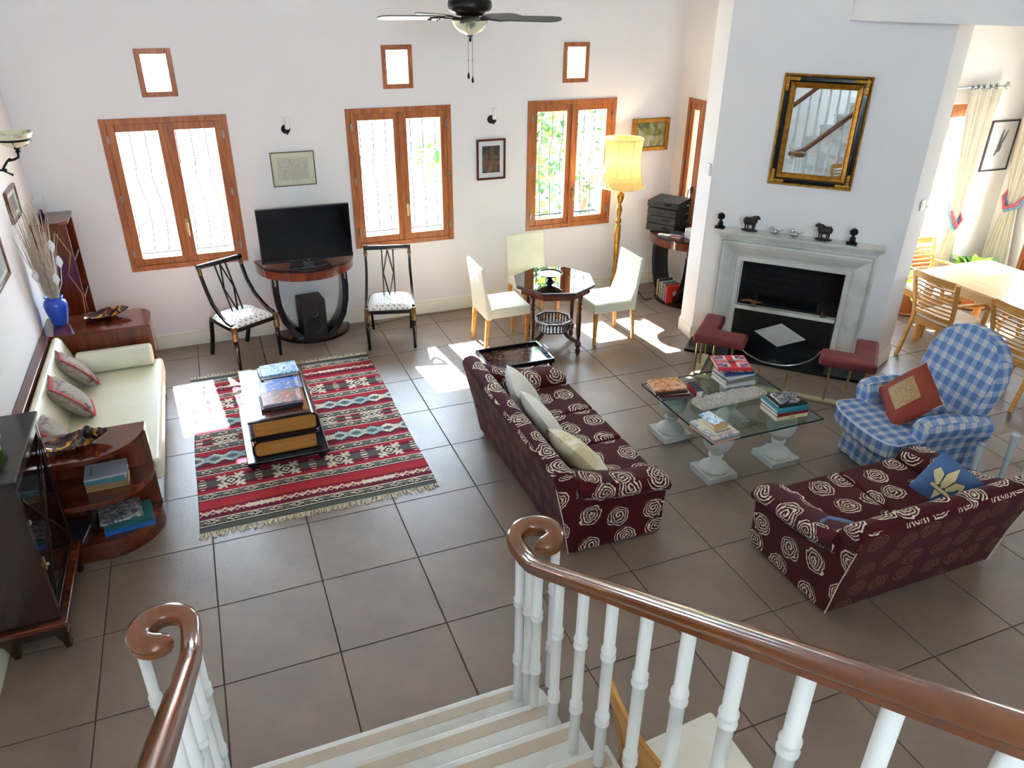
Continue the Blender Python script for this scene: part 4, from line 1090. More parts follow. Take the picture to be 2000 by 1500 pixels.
# wall sconce, pictures on the left wall
t = thing('wall_sconce', 'wrought iron wall sconce with a cream glass bowl on the left wall', 'wall lamp', (WX0, 6.62, 2.02))
build('wall_plate', G().ball((.006, 0, -.03), (.012, .035, .075), 10, 8), 'iron', t, smooth=True)
g = G(); pts = [(0, 0, -.03), (.05, 0, -.035), (.075, 0, .0), (.10, 0, .03), (.14, 0, .035), (.175, 0, .05), (.18, 0, .085)]
g.tube(pts, [.011, .009, .009, .009, .009, .009, .012], 8, up=(0, 1, 0)); g.ball((.115, 0, .035), .014, 8, 6); g.ball((.07, 0, -.035), .012, 8, 6)
g.tube([(.05, 0, -.035), (.085, 0, -.06), (.11, 0, -.075)], [.008, .006, .009], 7, up=(0, 1, 0)); g.lathe([(.02, .085), (.012, .1), (.026, .115), (.02, .12)], (.18, 0, 0), 10)
build('scroll_arm', g, 'iron', t, smooth=True)
build('glass_bowl', G().lathe([(.0, .118), (.04, .122), (.085, .145), (.108, .175), (.118, .205), (.130, .222), (.126, .226), (.112, .208), (.10, .178), (.08, .152), (.04, .13), (0, .126)], (.18, 0, 0), 28), 'alab', t, smooth=True)
g = G().lathe([(.107, .168), (.113, .170), (.115, .182), (.111, .184)], (.18, 0, 0), 28); g.tube([(.18, .0, .115), (.18, -.06, .13), (.18, -.108, .17)], .004, 6, up=(1, 0, 0)); g.tube([(.18, 0, .115), (.24, 0, .13), (.288, 0, .17)], .004, 6, up=(0, 1, 0)); build('iron_band', g, 'iron', t, smooth=True)
def picture(name, lab, loc, rz, w_, h_, fw, fmat, layers, gl=True, depth=.022, bevel=.004):
    """hangs facing local -y; loc is the centre on the wall"""
    t = thing(name, lab, 'picture', loc, rz)
    g = frame_g(-w_/2, w_/2, -h_/2, h_/2, fw, -depth, 0); build('frame', g, fmat, t, bev=bevel)
    k = 0
    for nm, ins, m_ in layers:
        build(nm, G().box(-w_/2+ins[0], w_/2-ins[0], -.010-.0012*k, -.004, -h_/2+ins[1], h_/2-ins[1]), m_, t); k += 1
    if gl: build('glass_pane', G().box(-w_/2+fw, w_/2-fw, -.018, -.0165, -h_/2+fw, h_/2-fw), 'glass', t)
    return t
LW = R(-90)
picture('framed_print', 'small wood-framed print on the left wall beside the sconce', (WX0, 6.84, 1.69), R(90), .38, .24, .022, 'mahog', [('mount', (.02, .02), C('#c9cfc4')), ('print', (.09, .06), 'abstract')])
picture('framed_painting', 'wood-framed blue-green picture at the left edge of the view', (WX0, 5.70, 1.62), R(90), .85, .52, .03, 'mahog', [('mount', (.03, .03), C('#d8d8cc')), ('print', (.06, .06), collage('seascape', ['#4a6a6e', '#7a9a94', '#a8b8ac'], 4, 1.0, .5))])

# ================================================================ BACK WALL
def console(name, lab, cat, loc, rz):
    """half-round console, flat side on local +y (wall), bows to -y"""
    t = thing(name, lab, 'table', loc, rz)
    def half(rx, ry, n=28): return [(-rx*math.cos(PI*i/n), -ry*math.sin(PI*i/n)) for i in range(n+1)]
    build('table_top', G().prism(half(.485, .50), .785, .80), 'black', t, smooth=True, sharp=40)
    build('top_veneer', G().prism(half(.465, .48), .80, .803), 'mahog', t, smooth=True, sharp=40)
    build('apron', G().prism(half(.478, .49), .70, .785), 'mahogz', t, smooth=True, sharp=40)
    build('base', G().prism(half(.38, .37), .0, .03), 'black', t, smooth=True, sharp=40)
    build('base_veneer', G().prism(half(.36, .35), .03, .033), 'mahog', t, smooth=True, sharp=40)
    for s_ in (-1, 1):
        pts = [(s_*x, -.20, z) for x, z in ((.33, .70), (.335, .55), (.325, .40), (.29, .25), (.22, .12), (.14, .033))]
        g = G().sweep(pts, [(-.09, -.03), (.09, -.03), (.09, .03), (-.09, .03)], up=(1, 0, 0) if False else (s_, 0, 0.3)); build('leg', g, 'black', t, smooth=True, sharp=40)
        build('leg_trim', G().box(s_*.335-.008, s_*.335+.008, -.305, -.28, .62, .70), 'silver', t)
    return t
console('console_table', 'half-round mahogany console with curved black legs under the television', 'table', (.815, 7.59, 0), R(0))
console('console_table', 'half-round mahogany console carrying the stereo, in the nook behind the chimney', 'table', (5.03, 7.0, 0), R(90-180+0) if False else R(-90))
t = thing('television', 'flat black television on the console between the black chairs', 'television', (.82, 7.30, .8035))
build('bezel', G().add(*(lambda g: (g.v, g.f))(frame_g(-.43, .43, .045, .565, .018, -.022, .02))).box(-.42, .42, .0, .03, .055, .555), 'black', t, bev=.003)
build('screen', G().box(-.413, .413, -.018, 0, .062, .548), 'screen', t)
build('neck', G().box(-.05, .05, -.01, .03, .01, .06), 'black', t); build('stand', G().prism([(-.20, -.10), (.20, -.10), (.15, .10), (-.15, .10)], 0, .012), 'black', t, bev=.004)
letters('SONIC' if False else '---', .012, C('#9a9a9a'), t, (0, -.0225, .053), (PI/2, 0, 0)) if False else build('logo', G().box(-.012, .012, -.0225, -.022, .05, .055), C('#8a8a8a'), t)
t = thing('remote_control', 'thin black remote control lying in front of the television', 'remote', (.80, 7.155, .8035), R(3))
build('body', G().box(-.085, .085, -.02, .02, 0, .016), 'blackmatte', t, bev=.005)
for k in range(10): build('button', G().box(-.07+k*.014, -.062+k*.014, -.006, .006, .016, .018), C('#8a8a90'), t)
t = thing('floor_speaker', 'black loudspeaker box standing on the base of the television console', 'speaker', (.80, 7.385, .034), R(6))
build('cabinet', G().box(-.12, .12, -.12, .12, 0, .40), 'blackmatte', t, bev=.006)
for z, r in ((.345, .03), (.27, .04), (.13, .082)):
    build('driver', G().lathe([(r, 0), (r*1.05, .006), (r*.85, .004), (r*.3, -.012), (0, -.004)], seg=24).tf(Matrix.Translation((0, -.121, z)) @ Matrix.Rotation(PI/2, 4, 'X')), C('#1c1c20', .35), t, smooth=True)
# regency chairs
def black_chair(lab, loc, rz):
    t = thing('regency_chair', lab, 'chair', loc, rz, 'black and gilt side chairs by the television')
    fw, bw, d = .225, .20, .21
    for s_ in (-1, 1):
        build('front_leg', G().lathe([(.013, 0), (.016, .01), (.014, .03), (.019, .20), (.022, .30), (.016, .31), (.024, .32), (.018, .335), (.026, .345), (.026, .375)], (s_*fw, -d, 0), 12), 'black', t, smooth=True, sharp=50)
        build('gilt_collar', G().lathe([(.027, .30), (.027, .376)], (s_*fw, -d, 0), 12).box(s_*fw-.022, s_*fw+.022, -d-.022, -d+.022, .375, .44), 'goldtrim', t, smooth=True, bev=.003)
        pts = [(s_*bw*.98, d+.10, 0), (s_*bw, d+.03, .2), (s_*bw, d-.0, .38)]
        build('rear_leg', G().sweep(pts, [(-.014, -.017), (.014, -.017), (.014, .017), (-.014, .017)], up=(0, 1, 0)), 'black', t, bev=.003)
        # the sabre stile sweeps from the front corner up into the back
        pts = [(s_*fw, -d+.02, .44), (s_*(fw+.002), -d+.10, .455), (s_*(fw), -.02, .50), (s_*(fw-.004), .09, .58), (s_*(fw-.01), .17, .70), (s_*(fw-.01), .22, .82), (s_*(fw-.01), .24, .90)]
        build('stile', G().sweep(pts, [(-.013, -.016), (.013, -.016), (.013, .016), (-.013, .016)], up=(0, 1, 0)), 'black', t, bev=.004)
        build('gilt_mount', G().ball((s_*(fw-.01), .222, .855), (.020, .02, .038), 8, 8), 'goldtrim', t, smooth=True)
    build('crest_rail', G().tube([(-fw-.005, .238, .905), (fw+.005, .238, .905)], .024, 12), 'black', t, smooth=True)
    build('seat_frame', G().prism([(-fw-.01, -d-.01), (fw+.01, -d-.01), (bw+.01, d+.01), (-bw-.01, d+.01)], .375, .415), 'black', t, bev=.006)
    def fn(u, v):
        x = (2*u-1); y = (2*v-1); w2 = (fw*(1-v)+bw*v)
        return (x*w2, y*d, .415+.055*max(0, (1-x**4)*(1-y**4))**.5)
    build('seat', G().grid(fn, 12, 12), 'dotted', t, smooth=True, uvs=True)
    # splat: two verticals and an elongated diamond lattice
    A = lambda x, f: (x, .05+.185*f, .455+.435*f)
    g = G()
    pairs = [((-.055, 0), (-.055, 1)), ((.055, 0), (.055, 1)), ((-.05, .0), (0, .0))]
    for (a, b) in [((-.055, 0), (-.055, 1)), ((.055, 0), (.055, 1)), ((0, .02), (-.05, .5)), ((0, .02), (.05, .5)), ((-.05, .5), (0, .98)), ((.05, .5), (0, .98))]:
        g = G().bar(A(*a), A(*b), .013, .012, up=(0, 1, 0)); build('splat_bar', g, 'black', t, bev=.002)
    return t
black_chair('black and gilt chair with dotted seat left of the television, half in sunlight', (.13, 7.14, 0), math.atan2(.195, .345))
black_chair('black and gilt chair with dotted seat right of the television', (1.53, 7.02, 0), -math.atan2(.10, .41))
# cream dining chairs
def cream_chair(lab, loc, rz):
    t = thing('cream_chair', lab, 'chair', loc, rz, 'cream chairs at the octagonal table')
    w_, d = .215, .235
    build('seat', G().box(-w_, w_, -d, d-.03, .35, .45), 'creamp', t, bev=.018, segs=3)
    poly = [(d-.065, .34), (d-.01, .34), (d+.012, .6), (d+.045, .84), (d+.035, .875), (d+.012, .868), (d-.02, .6), (d-.065, .45)]
    build('backrest', G().prism(poly, -w_, w_, 'x'), 'creamp', t, bev=.014, segs=3)
    for sx in (-1, 1):
        for sy in (-1, 1):
            x, y = sx*(w_-.025), sy*(d-.03); g = G().sweep([(x, y+.03*(sy > 0), 0), (x, y, .36)], [(-.018, -.018), (.018, -.018), (.018, .018), (-.018, .018)], up=(0, 1, 0), scales=[.75, 1.1])
            build('leg', g, 'blond', t, bev=.002)
    return t
# local -y is the front
cream_chair('cream leatherette chair left of the octagonal table, seen from its back', (2.55, 6.60, 0), R(90))
cream_chair('cream leatherette chair behind the octagonal table, against the wall', (3.12, 7.09, 0), R(0))
cream_chair('cream leatherette chair right of the octagonal table, below the floor lamp', (3.60, 6.36, 0), R(-90))
# octagonal table
t = thing('octagonal_table', 'octagonal carved walnut table with a glossy top between the cream chairs', 'table', (3.0, 6.33, 0), R(5))
def ngon(r, n=8, a0=0): return [(r*math.cos(a0+2*PI*i/n), r*math.sin(a0+2*PI*i/n)) for i in range(n)]
build('table_top', G().prism(ngon(.41), .672, .70), 'turned', t, bev=.006)
tg = NT('mirror_gloss_tabletop'); build('glass_top', G().prism(ngon(.395), .70, .704), tg.fin('#1e120d', .02, 0, 1.0, IOR=2.3), t)
build('apron', G().prism(ngon(.36), .61, .672), 'mahogz', t, bev=.003)
for k in range(4):
    a = PI/8+PI/2*k+PI/8*0; x, y = .32*math.cos(a), .32*math.sin(a)
    g = G().lathe([(.012, 0), (.022, .02), (.026, .05), (.016, .075), (.030, .10), (.032, .13), (.018, .15), (.014, .17), (.021, .22), (.022, .42), (.016, .47), (.024, .49), (.014, .51), (.024, .54), (.016, .56), (.024, .58), (.026, .61)], (x, y, 0), 14)
    build('leg', g, 'turned', t, smooth=True, sharp=60)
    build('stretcher', G().sweep([(x, y, .13), (x*.6, y*.6, .16), (x*.45, y*.45, .20)], [(-.014, -.016), (.014, -.016), (.014, .016), (-.014, .016)]), 'turned', t, bev=.002)
build('gallery_shelf', G().prism(ngon(.19), .20, .215), 'turned', t); 
g = G(); pr = ngon(.19)+[ngon(.19)[0]]
build('gallery_rail', G().sweep([(x, y, .295) for x, y in ngon(.185)], [(-.012, -.008), (.012, -.008), (.012, .008), (-.012, .008)], closed=True), 'turned', t)
N8 = ngon(.182)
for k in range(8):
    for q in range(4):
        f = (q+.5)/4; x = N8[k][0]*(1-f)+N8[(k+1) % 8][0]*f; y = N8[k][1]*(1-f)+N8[(k+1) % 8][1]*f
        build('spindle', G().lathe([(.006, .215), (.011, .235), (.005, .25), (.011, .268), (.006, .288)], (x, y, 0), 8), 'turned', t, smooth=True)
t = thing('footed_bowl', 'wide black footed bowl with pale inside on the octagonal table', 'bowl', (2.93, 6.28, .7045))
build('bowl', G().lathe([(.045, 0), (.04, .01), (.018, .03), (.03, .045), (.085, .068), (.118, .088), (.122, .092), (.112, .09), (.10, .082)], seg=32), 'black', t, smooth=True, sharp=60)
build('inner_glaze', G().lathe([(.10, .0825), (.06, .066), (0, .058)], seg=28), collage('cracked_bowl_glaze', ['#2a221e', '#c8b8a0', '#d8cdb8'], 9, 1.2, .3), t, smooth=True)
# floor lamp
t = thing('floor_lamp', 'lit floor lamp with gilded turned stand and parchment shade by the right window', 'floor lamp', (4.22, 7.30, 0))
pr = [(.03, 0), (.085, .02), (.09, .05), (.05, .08), (.035, .12), (.04, .2), (.022, .26), (.03, .34), (.02, .40), (.026, .52), (.034, .74), (.03, .86), (.018, .88), (.034, .90), (.03, .93), (.018, .95), (.024, .99), (.036, 1.03), (.03, 1.07), (.016, 1.10), (.028, 1.12), (.040, 1.16), (.046, 1.19), (.05, 1.20), (.046, 1.215), (.02, 1.225), (.012, 1.24), (.012, 1.48)]
build('stand', G().lathe(pr, seg=20), 'gold', t, smooth=True, sharp=60)
for k in range(3):
    a = R(90+120*k); g = G().tube([(0, 0, .08), (.10*math.cos(a), .10*math.sin(a), .07), (.17*math.cos(a), .17*math.sin(a), .02)], [.03, .022, .022], 10); build('foot', g, 'gold', t, smooth=True)
n = 40; V = []; sp = [(.212, 1.80), (.200, 1.72), (.192, 1.62), (.196, 1.52), (.212, 1.42), (.240, 1.335), (.258, 1.30)]
def shp(u, v):
    k = v*(len(sp)-1); i = min(int(k), len(sp)-2); f = k-i; r = sp[i][0]*(1-f)+sp[i+1][0]*f; z = sp[i][1]*(1-f)+sp[i+1][1]*f
    a = 2*PI*u; r *= 1-.022*abs(math.sin(4*a)); return (r*math.cos(a), r*math.sin(a), z)
build('lamp_shade', G().grid(shp, 64, 12), 'shade', t, smooth=True, sharp=80)
for v in (0, 1): build('shade_piping', G().tube([shp(u/48, v) for u in range(48)], .005, 6, closed=True), C('#e0cf98', .7), t, smooth=True)
for k in range(8): build('shade_rib', G().tube([tuple(1.004*c if i < 2 else c for i, c in enumerate(shp(k/8, v/8))) for v in range(9)], .0025, 5), C('#c8b078', .7), t, smooth=True)
tb = NT('lit_bulb'); tb.b.inputs['Emission Color'].default_value = (1, .8, .55, 1); tb.b.inputs['Emission Strength'].default_value = 14
build('bulb', G().ball((0, 0, 1.53), .032, 12, 8), tb.m, t, smooth=True)
ld = bpy.data.lights.new('bulb_light', 'POINT'); ld.energy = 6; ld.color = (1, .78, .50); ld.shadow_soft_size = .035
lo = bpy.data.objects.new('bulb_light', ld); COL.objects.link(lo); lo.parent = t; lo.location = (0, 0, 1.60)
# stereo on the nook console
zc = .8035
def hifi(lab, z, w_, d, h, loc, rz, knobs):
    t = thing('stereo_component', lab, 'stereo', (*loc, z), rz, 'stack of stereo components')
    build('case', G().box(-w_/2, w_/2, -d/2, d/2, .008, h), 'blackmatte', t, bev=.004)
    build('faceplate', G().box(-w_/2, w_/2, -d/2-.006, -d/2, .008, h), C('#1a1b20', .3), t, bev=.002)
    for x in (-w_/2+.03, w_/2-.03):
        for y in (-d/2+.04, d/2-.04): build('foot', G().lathe([(.012, 0), (.012, .009)], (x, y, 0), 8), 'black', t)
    for k in range(knobs): build('knob', G().lathe([(.008, 0), (.008, .01), (0, .01)], seg=10).tf(Matrix.Translation((-.1+.05*k, -d/2-.006, h*.45)) @ Matrix.Rotation(PI/2, 4, 'X')), C('#2c2d32', .4), t, smooth=True)
    build('display', G().box(.02, .10, -d/2-.008, -d/2-.006, h*.5, h*.75), 'screen', t)
SX = (4.77, 7.16)
hifi('black stereo unit lowest in the stack on the nook console', zc, .34, .34, .09, SX, R(-58), 4)
hifi('black stereo unit second from the bottom in the stack', zc+.091, .34, .34, .085, SX, R(-58), 3)
hifi('black stereo unit second from the top in the stack', zc+.177, .34, .34, .085, SX, R(-58), 5)
hifi('black stereo unit topmost in the stack, set slightly apart', zc+.268, .36, .35, .075, SX, R(-56), 2)
t = thing('white_radio', 'white box radio standing on the right of the nook console', 'radio', (4.83, 6.70, zc), R(-75))
build('body', G().box(-.11, .11, -.04, .04, 0, .11), 'plasticw', t, bev=.006); build('grille', G().box(-.09, .09, -.043, -.04, .015, .095), C('#c0c6cc', .6), t)
t = thing('game_controller', 'white handheld controller lying on the nook console edge', 'controller', (4.60, 6.93, zc), R(-50))
build('body', G().ball((-.04, 0, .014), (.035, .025, .014), 10, 6).ball((.04, 0, .014), (.035, .025, .014), 10, 6).box(-.04, .04, -.018, .018, .004, .024), 'plasticw', t, smooth=True)
gd = 'discs piled on the nook console'
for k, c in enumerate(['#d8d4cc', '#b03040', '#d0d4da', '#3a3a44']):
    t = thing('disc_case', ['white disc case lowest in the pile beside the stereo', 'red disc case second in the pile beside the stereo', 'pale grey disc case third in the pile beside the stereo', 'dark disc case on top of the pile beside the stereo'][k], 'disc case', (4.72, 6.88, zc+.0115*k), R(-60+4*k), gd)
    build('case', G().box(-.07, .07, -.062, .062, 0, .011), C(c, .3), t, bev=.001)
t = None
cols = ['#2a1c18', '#c8c4b8', '#3a3a34', '#b8a050', '#7a8060', '#9aa0a8', '#5a6470', '#a8a8a0', '#8a4038', '#d8d2c4', '#c02c20']
labs = ['dark brown', 'ivory', 'black-green', 'mustard yellow', 'olive', 'pale grey', 'slate blue', 'light grey', 'rust', 'off-white', 'bright red']
for k, c in enumerate(cols):
    s_ = k/10.0; y = 7.16-.030*k; x = 4.80-.004*k; h = .18+.012*(k % 3)
    t = thing('record_sleeve', labs[k]+' spine standing in the row on the nook console base', 'record', (x, y, .034), R(0), 'records and books on the nook console base')
    if k == 10: build('sleeve', G().box(-.10, .10, -.011, .011, 0, .20), C(c, .4), t, bev=.002); build('disc_label', G().lathe([(0, 0), (.028, 0), (.028, .001), (0, .001)], (0, 0, 0), 20).tf(Matrix.Translation((0, -.0112, .11)) @ Matrix.Rotation(PI/2, 4, 'X')), C('#b8b0a8', .4), t)
    else: build('sleeve', G().box(-.09, .09, -.011, .011, 0, h), C(c, .5), t, bev=.002)
t = thing('backpack', 'black backpack slumped on the floor behind the right cream chair', 'bag', (4.36, 7.28, 0), R(20))
build('body', G().ball((0, 0, .17), (.10, .12, .17), 16, 10), C('#15171c', .8), t, smooth=True)
build('strap', G().tube([(.02, -.11, .25), (.06, -.16, .1), (.10, -.22, .012), (.2, -.26, .008)], [.014, .014, .014, .01], 6, flat=.4), C('#15171c', .8), t, smooth=True)
build('pocket', G().ball((-.02, -.09, .11), (.07, .05, .08), 12, 8), C('#1d2027', .8), t, smooth=True)
g = G(); rnd = random.Random(2)
for k in range(3):
    pts = [(4.98, 6.95-.10*k, .70), (4.95, 6.98-.1*k, .4), (4.96, 6.9-.06*k, .2), (4.9, 6.85-.1*k, .045)]; t = thing('cable', ['black cable hanging under the nook console, nearest the window wall', 'black cable hanging in the middle under the nook console', 'black cable hanging under the nook console, nearest the chimney'][k], 'cable', (0, 0, 0), 0, 'cables under the nook console'); build('cord', G().tube(pts, .004, 6), 'blackmatte', t, smooth=True)
t = thing('cable', 'thin brown cable lying along the skirting left of the cream chairs', 'cable', (0, 0, 0))
build('cord', G().tube([(1.35, 7.45, .004), (1.8, 7.56, .004), (2.2, 7.54, .004), (2.75, 7.57, .004)], .004, 6), C('#5a3a24'), t, smooth=True)
# pictures and sconces on the back wall
picture('framed_map', 'engraved map with cream mount in a thin gilt frame above the television', (.817, WYB, 1.652), 0, .405, .318, .008, 'goldtrim', [('mount', (.006, .006), C('#d8d5bc')), ('inner_mount', (.06, .055), C('#c8c6a4')), ('map', (.075, .07), 'mapink')], depth=.018, bevel=.002)
picture('framed_print', 'brown abstract print with white mount in a mahogany frame, between the windows', (2.825, WYB, 1.613), 0, .32, .415, .022, 'mahog', [('mount', (.02, .02), C('#d8dce0')), ('print', (.062, .07), 'abstract')])
picture('landscape_painting', 'oil landscape of dark trees in a gold frame beside the floor lamp', (4.718, WYB, 1.766), 0, .47, .352, .045, 'gold', [('canvas', (.045, .045), 'landscape'), ], gl=False, depth=.04, bevel=.012)
def sconce(x, z, lab):
    t = thing('wall_sconce', lab, 'wall lamp', (x, WYB, z), 0, 'small wall sconces between the windows')
    build('back_plate', G().lathe([(0, 0), (.042, 0), (.040, .012), (.02, .022), (0, .022)], seg=20).tf(Matrix.Rotation(PI/2, 4, 'X')), 'iron', t, smooth=True)
    build('arm', G().tube([(0, -.01, -.01), (.004, -.06, -.035), (.008, -.075, .0)], [.008, .008, .012], 8).lathe([(.012, 0), (.022, .02), (.02, .03)], (.008, -.075, -.02), 12), 'iron', t, smooth=True)
    build('glass_tube', G().lathe([(.016, .008), (.021, .02), (.021, .12), (.019, .12), (.018, .02), (0, .012)], (.008, -.075, 0), 16), C('#e6e8e6', .2), t, smooth=True)
sconce(.79, 2.015, 'small black wall sconce with white glass tube above the map'); sconce(2.83, 2.01, 'small black wall sconce with white glass tube above the abstract print')
# ceiling fan
FX, FY = 1.92, 5.59
t = thing('ceiling_fan', 'ceiling fan with grey-green blades, bronze motor and cream glass bowl', 'fan', (FX, FY, 2.90), math.atan2(FY, FX)-PI/2)
bronze = plain('dark_bronze', '#241c1a', .35, .6, var=.3)
build('down_rod', G().tube([(0, 0, .4), (0, 0, CEIL-2.90)], .014, 10), bronze, t, smooth=True)
build('canopy', G().lathe([(.07, CEIL-2.905), (.065, CEIL-2.94), (.02, CEIL-3.0)], seg=20), bronze, t, smooth=True)
build('motor_housing', G().lathe([(.05, .125), (.09, .13), (.12, .145), (.145, .165), (.155, .19), (.152, .22), (.135, .235), (.145, .25), (.14, .30), (.09, .36), (.03, .42), (.02, .44)], seg=32), bronze, t, smooth=True, sharp=55)
build('hub', G().lathe([(.045, .085), (.065, .09), (.06, .125), (.05, .13)], seg=20), bronze, t, smooth=True)
build('glass_bowl', G().lathe([(.0, .005), (.03, .007), (.075, .027), (.108, .058), (.128, .098), (.124, .10), (.10, .062), (.07, .035), (0, .014)], seg=32), 'alab', t, smooth=True)
build('finial', G().lathe([(0, -.040), (.008, -.036), (.010, -.018), (.006, -.012), (.012, -.006), (.022, .0), (.022, .006)], seg=12), bronze, t, smooth=True)
bl = plain('grey_green_blade', '#474c45', .45, var=.05)
for k in range(5):
    a = R(-90+72*k)
    mx = Matrix.Rotation(a, 4, 'Z') @ Matrix.Translation((0, 0, .118)) @ Matrix.Rotation(R(12), 4, 'X')
    poly = [(.19, -.045), (.24, -.062), (.58, -.068), (.63, -.055), (.655, -.02), (.655, .02), (.63, .055), (.58, .068), (.24, .062), (.19, .045)]
    build('blade', G().prism(poly, -.004, .004).tf(mx), bl, t, bev=.002)
    g = G().prism([(.06, -.02), (.14, -.014), (.22, -.045), (.30, -.03), (.27, 0), (.30, .03), (.22, .045), (.14, .014), (.06, .02)], -.012, -.004)
    for q in ((.23, -.025), (.23, .025), (.285, 0)): g.ball((q[0], q[1], -.014), .006, 6, 5)
    build('blade_iron', g.tf(mx), bronze, t, bev=.002)
for k, (x, L) in enumerate(((-.015, .235), (.014, .262))):
    build('pull_chain', G().tube([(x, 0, -.002), (x, 0, -L)], .0016, 5).ball((x, 0, -.16), .004, 6, 5), 'iron', t)
    build('chain_pull', G().lathe([(.001, .0), (.006, -.012), (.010, -.032), (.007, -.046), (0, -.05)], (x, 0, -L), 10), bronze, t, smooth=True)

# ================================================================ SOFAS
def sofa(lab, loc, rz, L, D, n, backh=.72):
    """local: front +y, back -y, length along x"""
    t = thing('rose_sofa', lab, 'sofa', loc, rz); h = L/2; b = -D/2; aw = .15
    build('base', G().box(-h+.02, h-.02, b+.03, D/2-.04, .02, .27), 'rose', t, bev=.012, uvs=True)
    # back: outer face flares out to the top, rounded roll
    pts = [(b, .02), (b-.05, .3), (b-.115, .56), (b-.135, backh-.055), (b-.115, backh-.015), (b-.06, backh), (b-.01, backh-.02), (b+.02, backh-.07), (b+.06, .50), (b+.17, .36), (b+.17, .22), (b+.04, .02)]
    g = G().prism(pts, -h, h, 'x')
    # upper corners sweep outwards a little
    g.v = [(x*(1+.055*max(0, (z-.2))/.5), y, z-.035*(abs(x) > h*.9)*(z > .6)) for x, y, z in g.v]
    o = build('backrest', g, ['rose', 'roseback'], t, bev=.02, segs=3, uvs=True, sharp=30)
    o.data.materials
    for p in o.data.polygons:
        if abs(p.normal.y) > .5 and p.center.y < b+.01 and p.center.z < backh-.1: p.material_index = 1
    for s_ in (-1, 1):
        sec = [(h-aw, .10), (h-aw, .40), (h-aw-.012, .46), (h-aw+.02, .50), (h-.05, .52), (h+.03, .505), (h+.065, .465), (h+.05, .415), (h+.012, .385), (h+.002, .30), (h, .02), (h-aw, .02)]
        V = []; F = []; ys = [(b+.02, .10), (b+.16, .045), (b+.35, .0), (D/2-.06, -.02), (D/2+.015, -.05)]; k = len(sec)
        for y, dz in ys:
            for x, z in sec: V.append((s_*x, y, z+dz*(max(0, z-.2)/.3)))
        for i in range(len(ys)-1):
            for j in range(k): F.append((i*k+j, i*k+(j+1) % k, (i+1)*k+(j+1) % k, (i+1)*k+j))
        F += [tuple(range(k-1, -1, -1)), tuple((len(ys)-1)*k+j for j in range(k))]
        if s_ < 0: F = [tuple(reversed(f)) for f in F]
        F = [tuple(reversed(f)) for f in F]
        g = G().add(V, F); build('arm', g, 'rose', t, bev=.012, segs=2, uvs=True, sharp=30)
    cw = (L-2*aw-.01)/n
    for i in range(n):
        x0 = -h+aw+.005+cw*i
        build('seat_cushion', G().box(x0+.003, x0+cw-.003, b+.165, D/2+.03, .27, .405), 'rose', t, bev=.03, segs=4, uvs=True)
    for s_ in (-1, 1):
        g = G().tube([(s_*(h+.003), b-.0, .03), (s_*(h+.012), b-.05, .3), (s_*(h+.022), b-.112, .56)], .0035, 6)
        build('piping', g, C('#cfc2ae', .8), t, smooth=True)
    return t
sofa('three-cushion burgundy rose-patterned sofa with pale throw cushions, back to the kilim', (1.76+.335, 4.185, 0), R(-90), 1.65, .67, 3)
sofa('burgundy rose-patterned two-seat sofa in the right foreground, back to the stairs', (3.57, 2.70, 0), 0, 1.30, .69, 2, .74)
gsc = 'pale cushions on the three-seat sofa'
scatter_cushion('throw_cushion', 'ivory cushion with gold thread at the window end of the three-seat sofa', (1.98, 4.62, .485), (R(56), R(10), R(74)), .42, .42, .17, 'cushionw', None, gsc)
scatter_cushion('throw_cushion', 'plain white cushion in the middle of the three-seat sofa back', (1.97, 4.23, .475), (R(56), R(4), R(88)), .46, .42, .15, 'cushionw', None, gsc)
scatter_cushion('throw_cushion', 'ivory cushion with gold thread leaning at the near arm of the three-seat sofa', (2.0, 3.73, .475), (R(50), R(-14), R(98)), .50, .42, .18, collage('ivory_gold_thread', ['#d8d2be', '#dcd6c4', '#c8b888', '#dad4c2'], 6, .8, .85), None, gsc)
def fleur(t):
    m_ = C('#c9b98a', .8); W2 = .16
    def petal(pts): return G().prism(pts, 0, .004)
    def zt(x, y): return .064*(max(0, (1-abs(x/W2)**2.6)*(1-abs(y/W2)**2.6)))**.5
    for name, pts in (('petal', [(0, .13), (.03, .06), (.018, -.01), (0, -.03), (-.018, -.01), (-.03, .06)]), ('petal', [(.02, -.02), (.04, .05), (.085, .07), (.10, .03), (.085, .01), (.075, .03), (.06, .0), (.035, -.03)]),
                      ('petal', [(-.02, -.02), (-.04, .05), (-.085, .07), (-.10, .03), (-.085, .01), (-.075, .03), (-.06, .0), (-.035, -.03)]), ('band', [(-.06, -.05), (.06, -.05), (.06, -.03), (-.06, -.03)]), ('petal', [(0, -.12), (.022, -.055), (-.022, -.055)])):
        bm = bmesh.new(); vs_ = [bm.verts.new((x, y, 0)) for x, y in pts]; f = bm.faces.new(vs_); bmesh.ops.triangulate(bm, faces=[f]); bmesh.ops.subdivide_edges(bm, edges=bm.edges[:], cuts=2, use_grid_fill=True)
        g = G(); idx = {v: i for i, v in enumerate(bm.verts)}; g.add([(v.co.x, v.co.y, zt(v.co.x, v.co.y)+.004) for v in bm.verts], [tuple(idx[v] for v in f.verts) for f in bm.faces]); bm.free()
        build(name, g, m_, t, smooth=True)
scatter_cushion('fleur_cushion', 'blue cushion with cream fleur-de-lis at the right end of the two-seat sofa', (3.97, 2.60, .50), (R(62), R(-20), R(-66)), .32, .32, .11, C('#3d5c8a', .8), None, None, fleur)
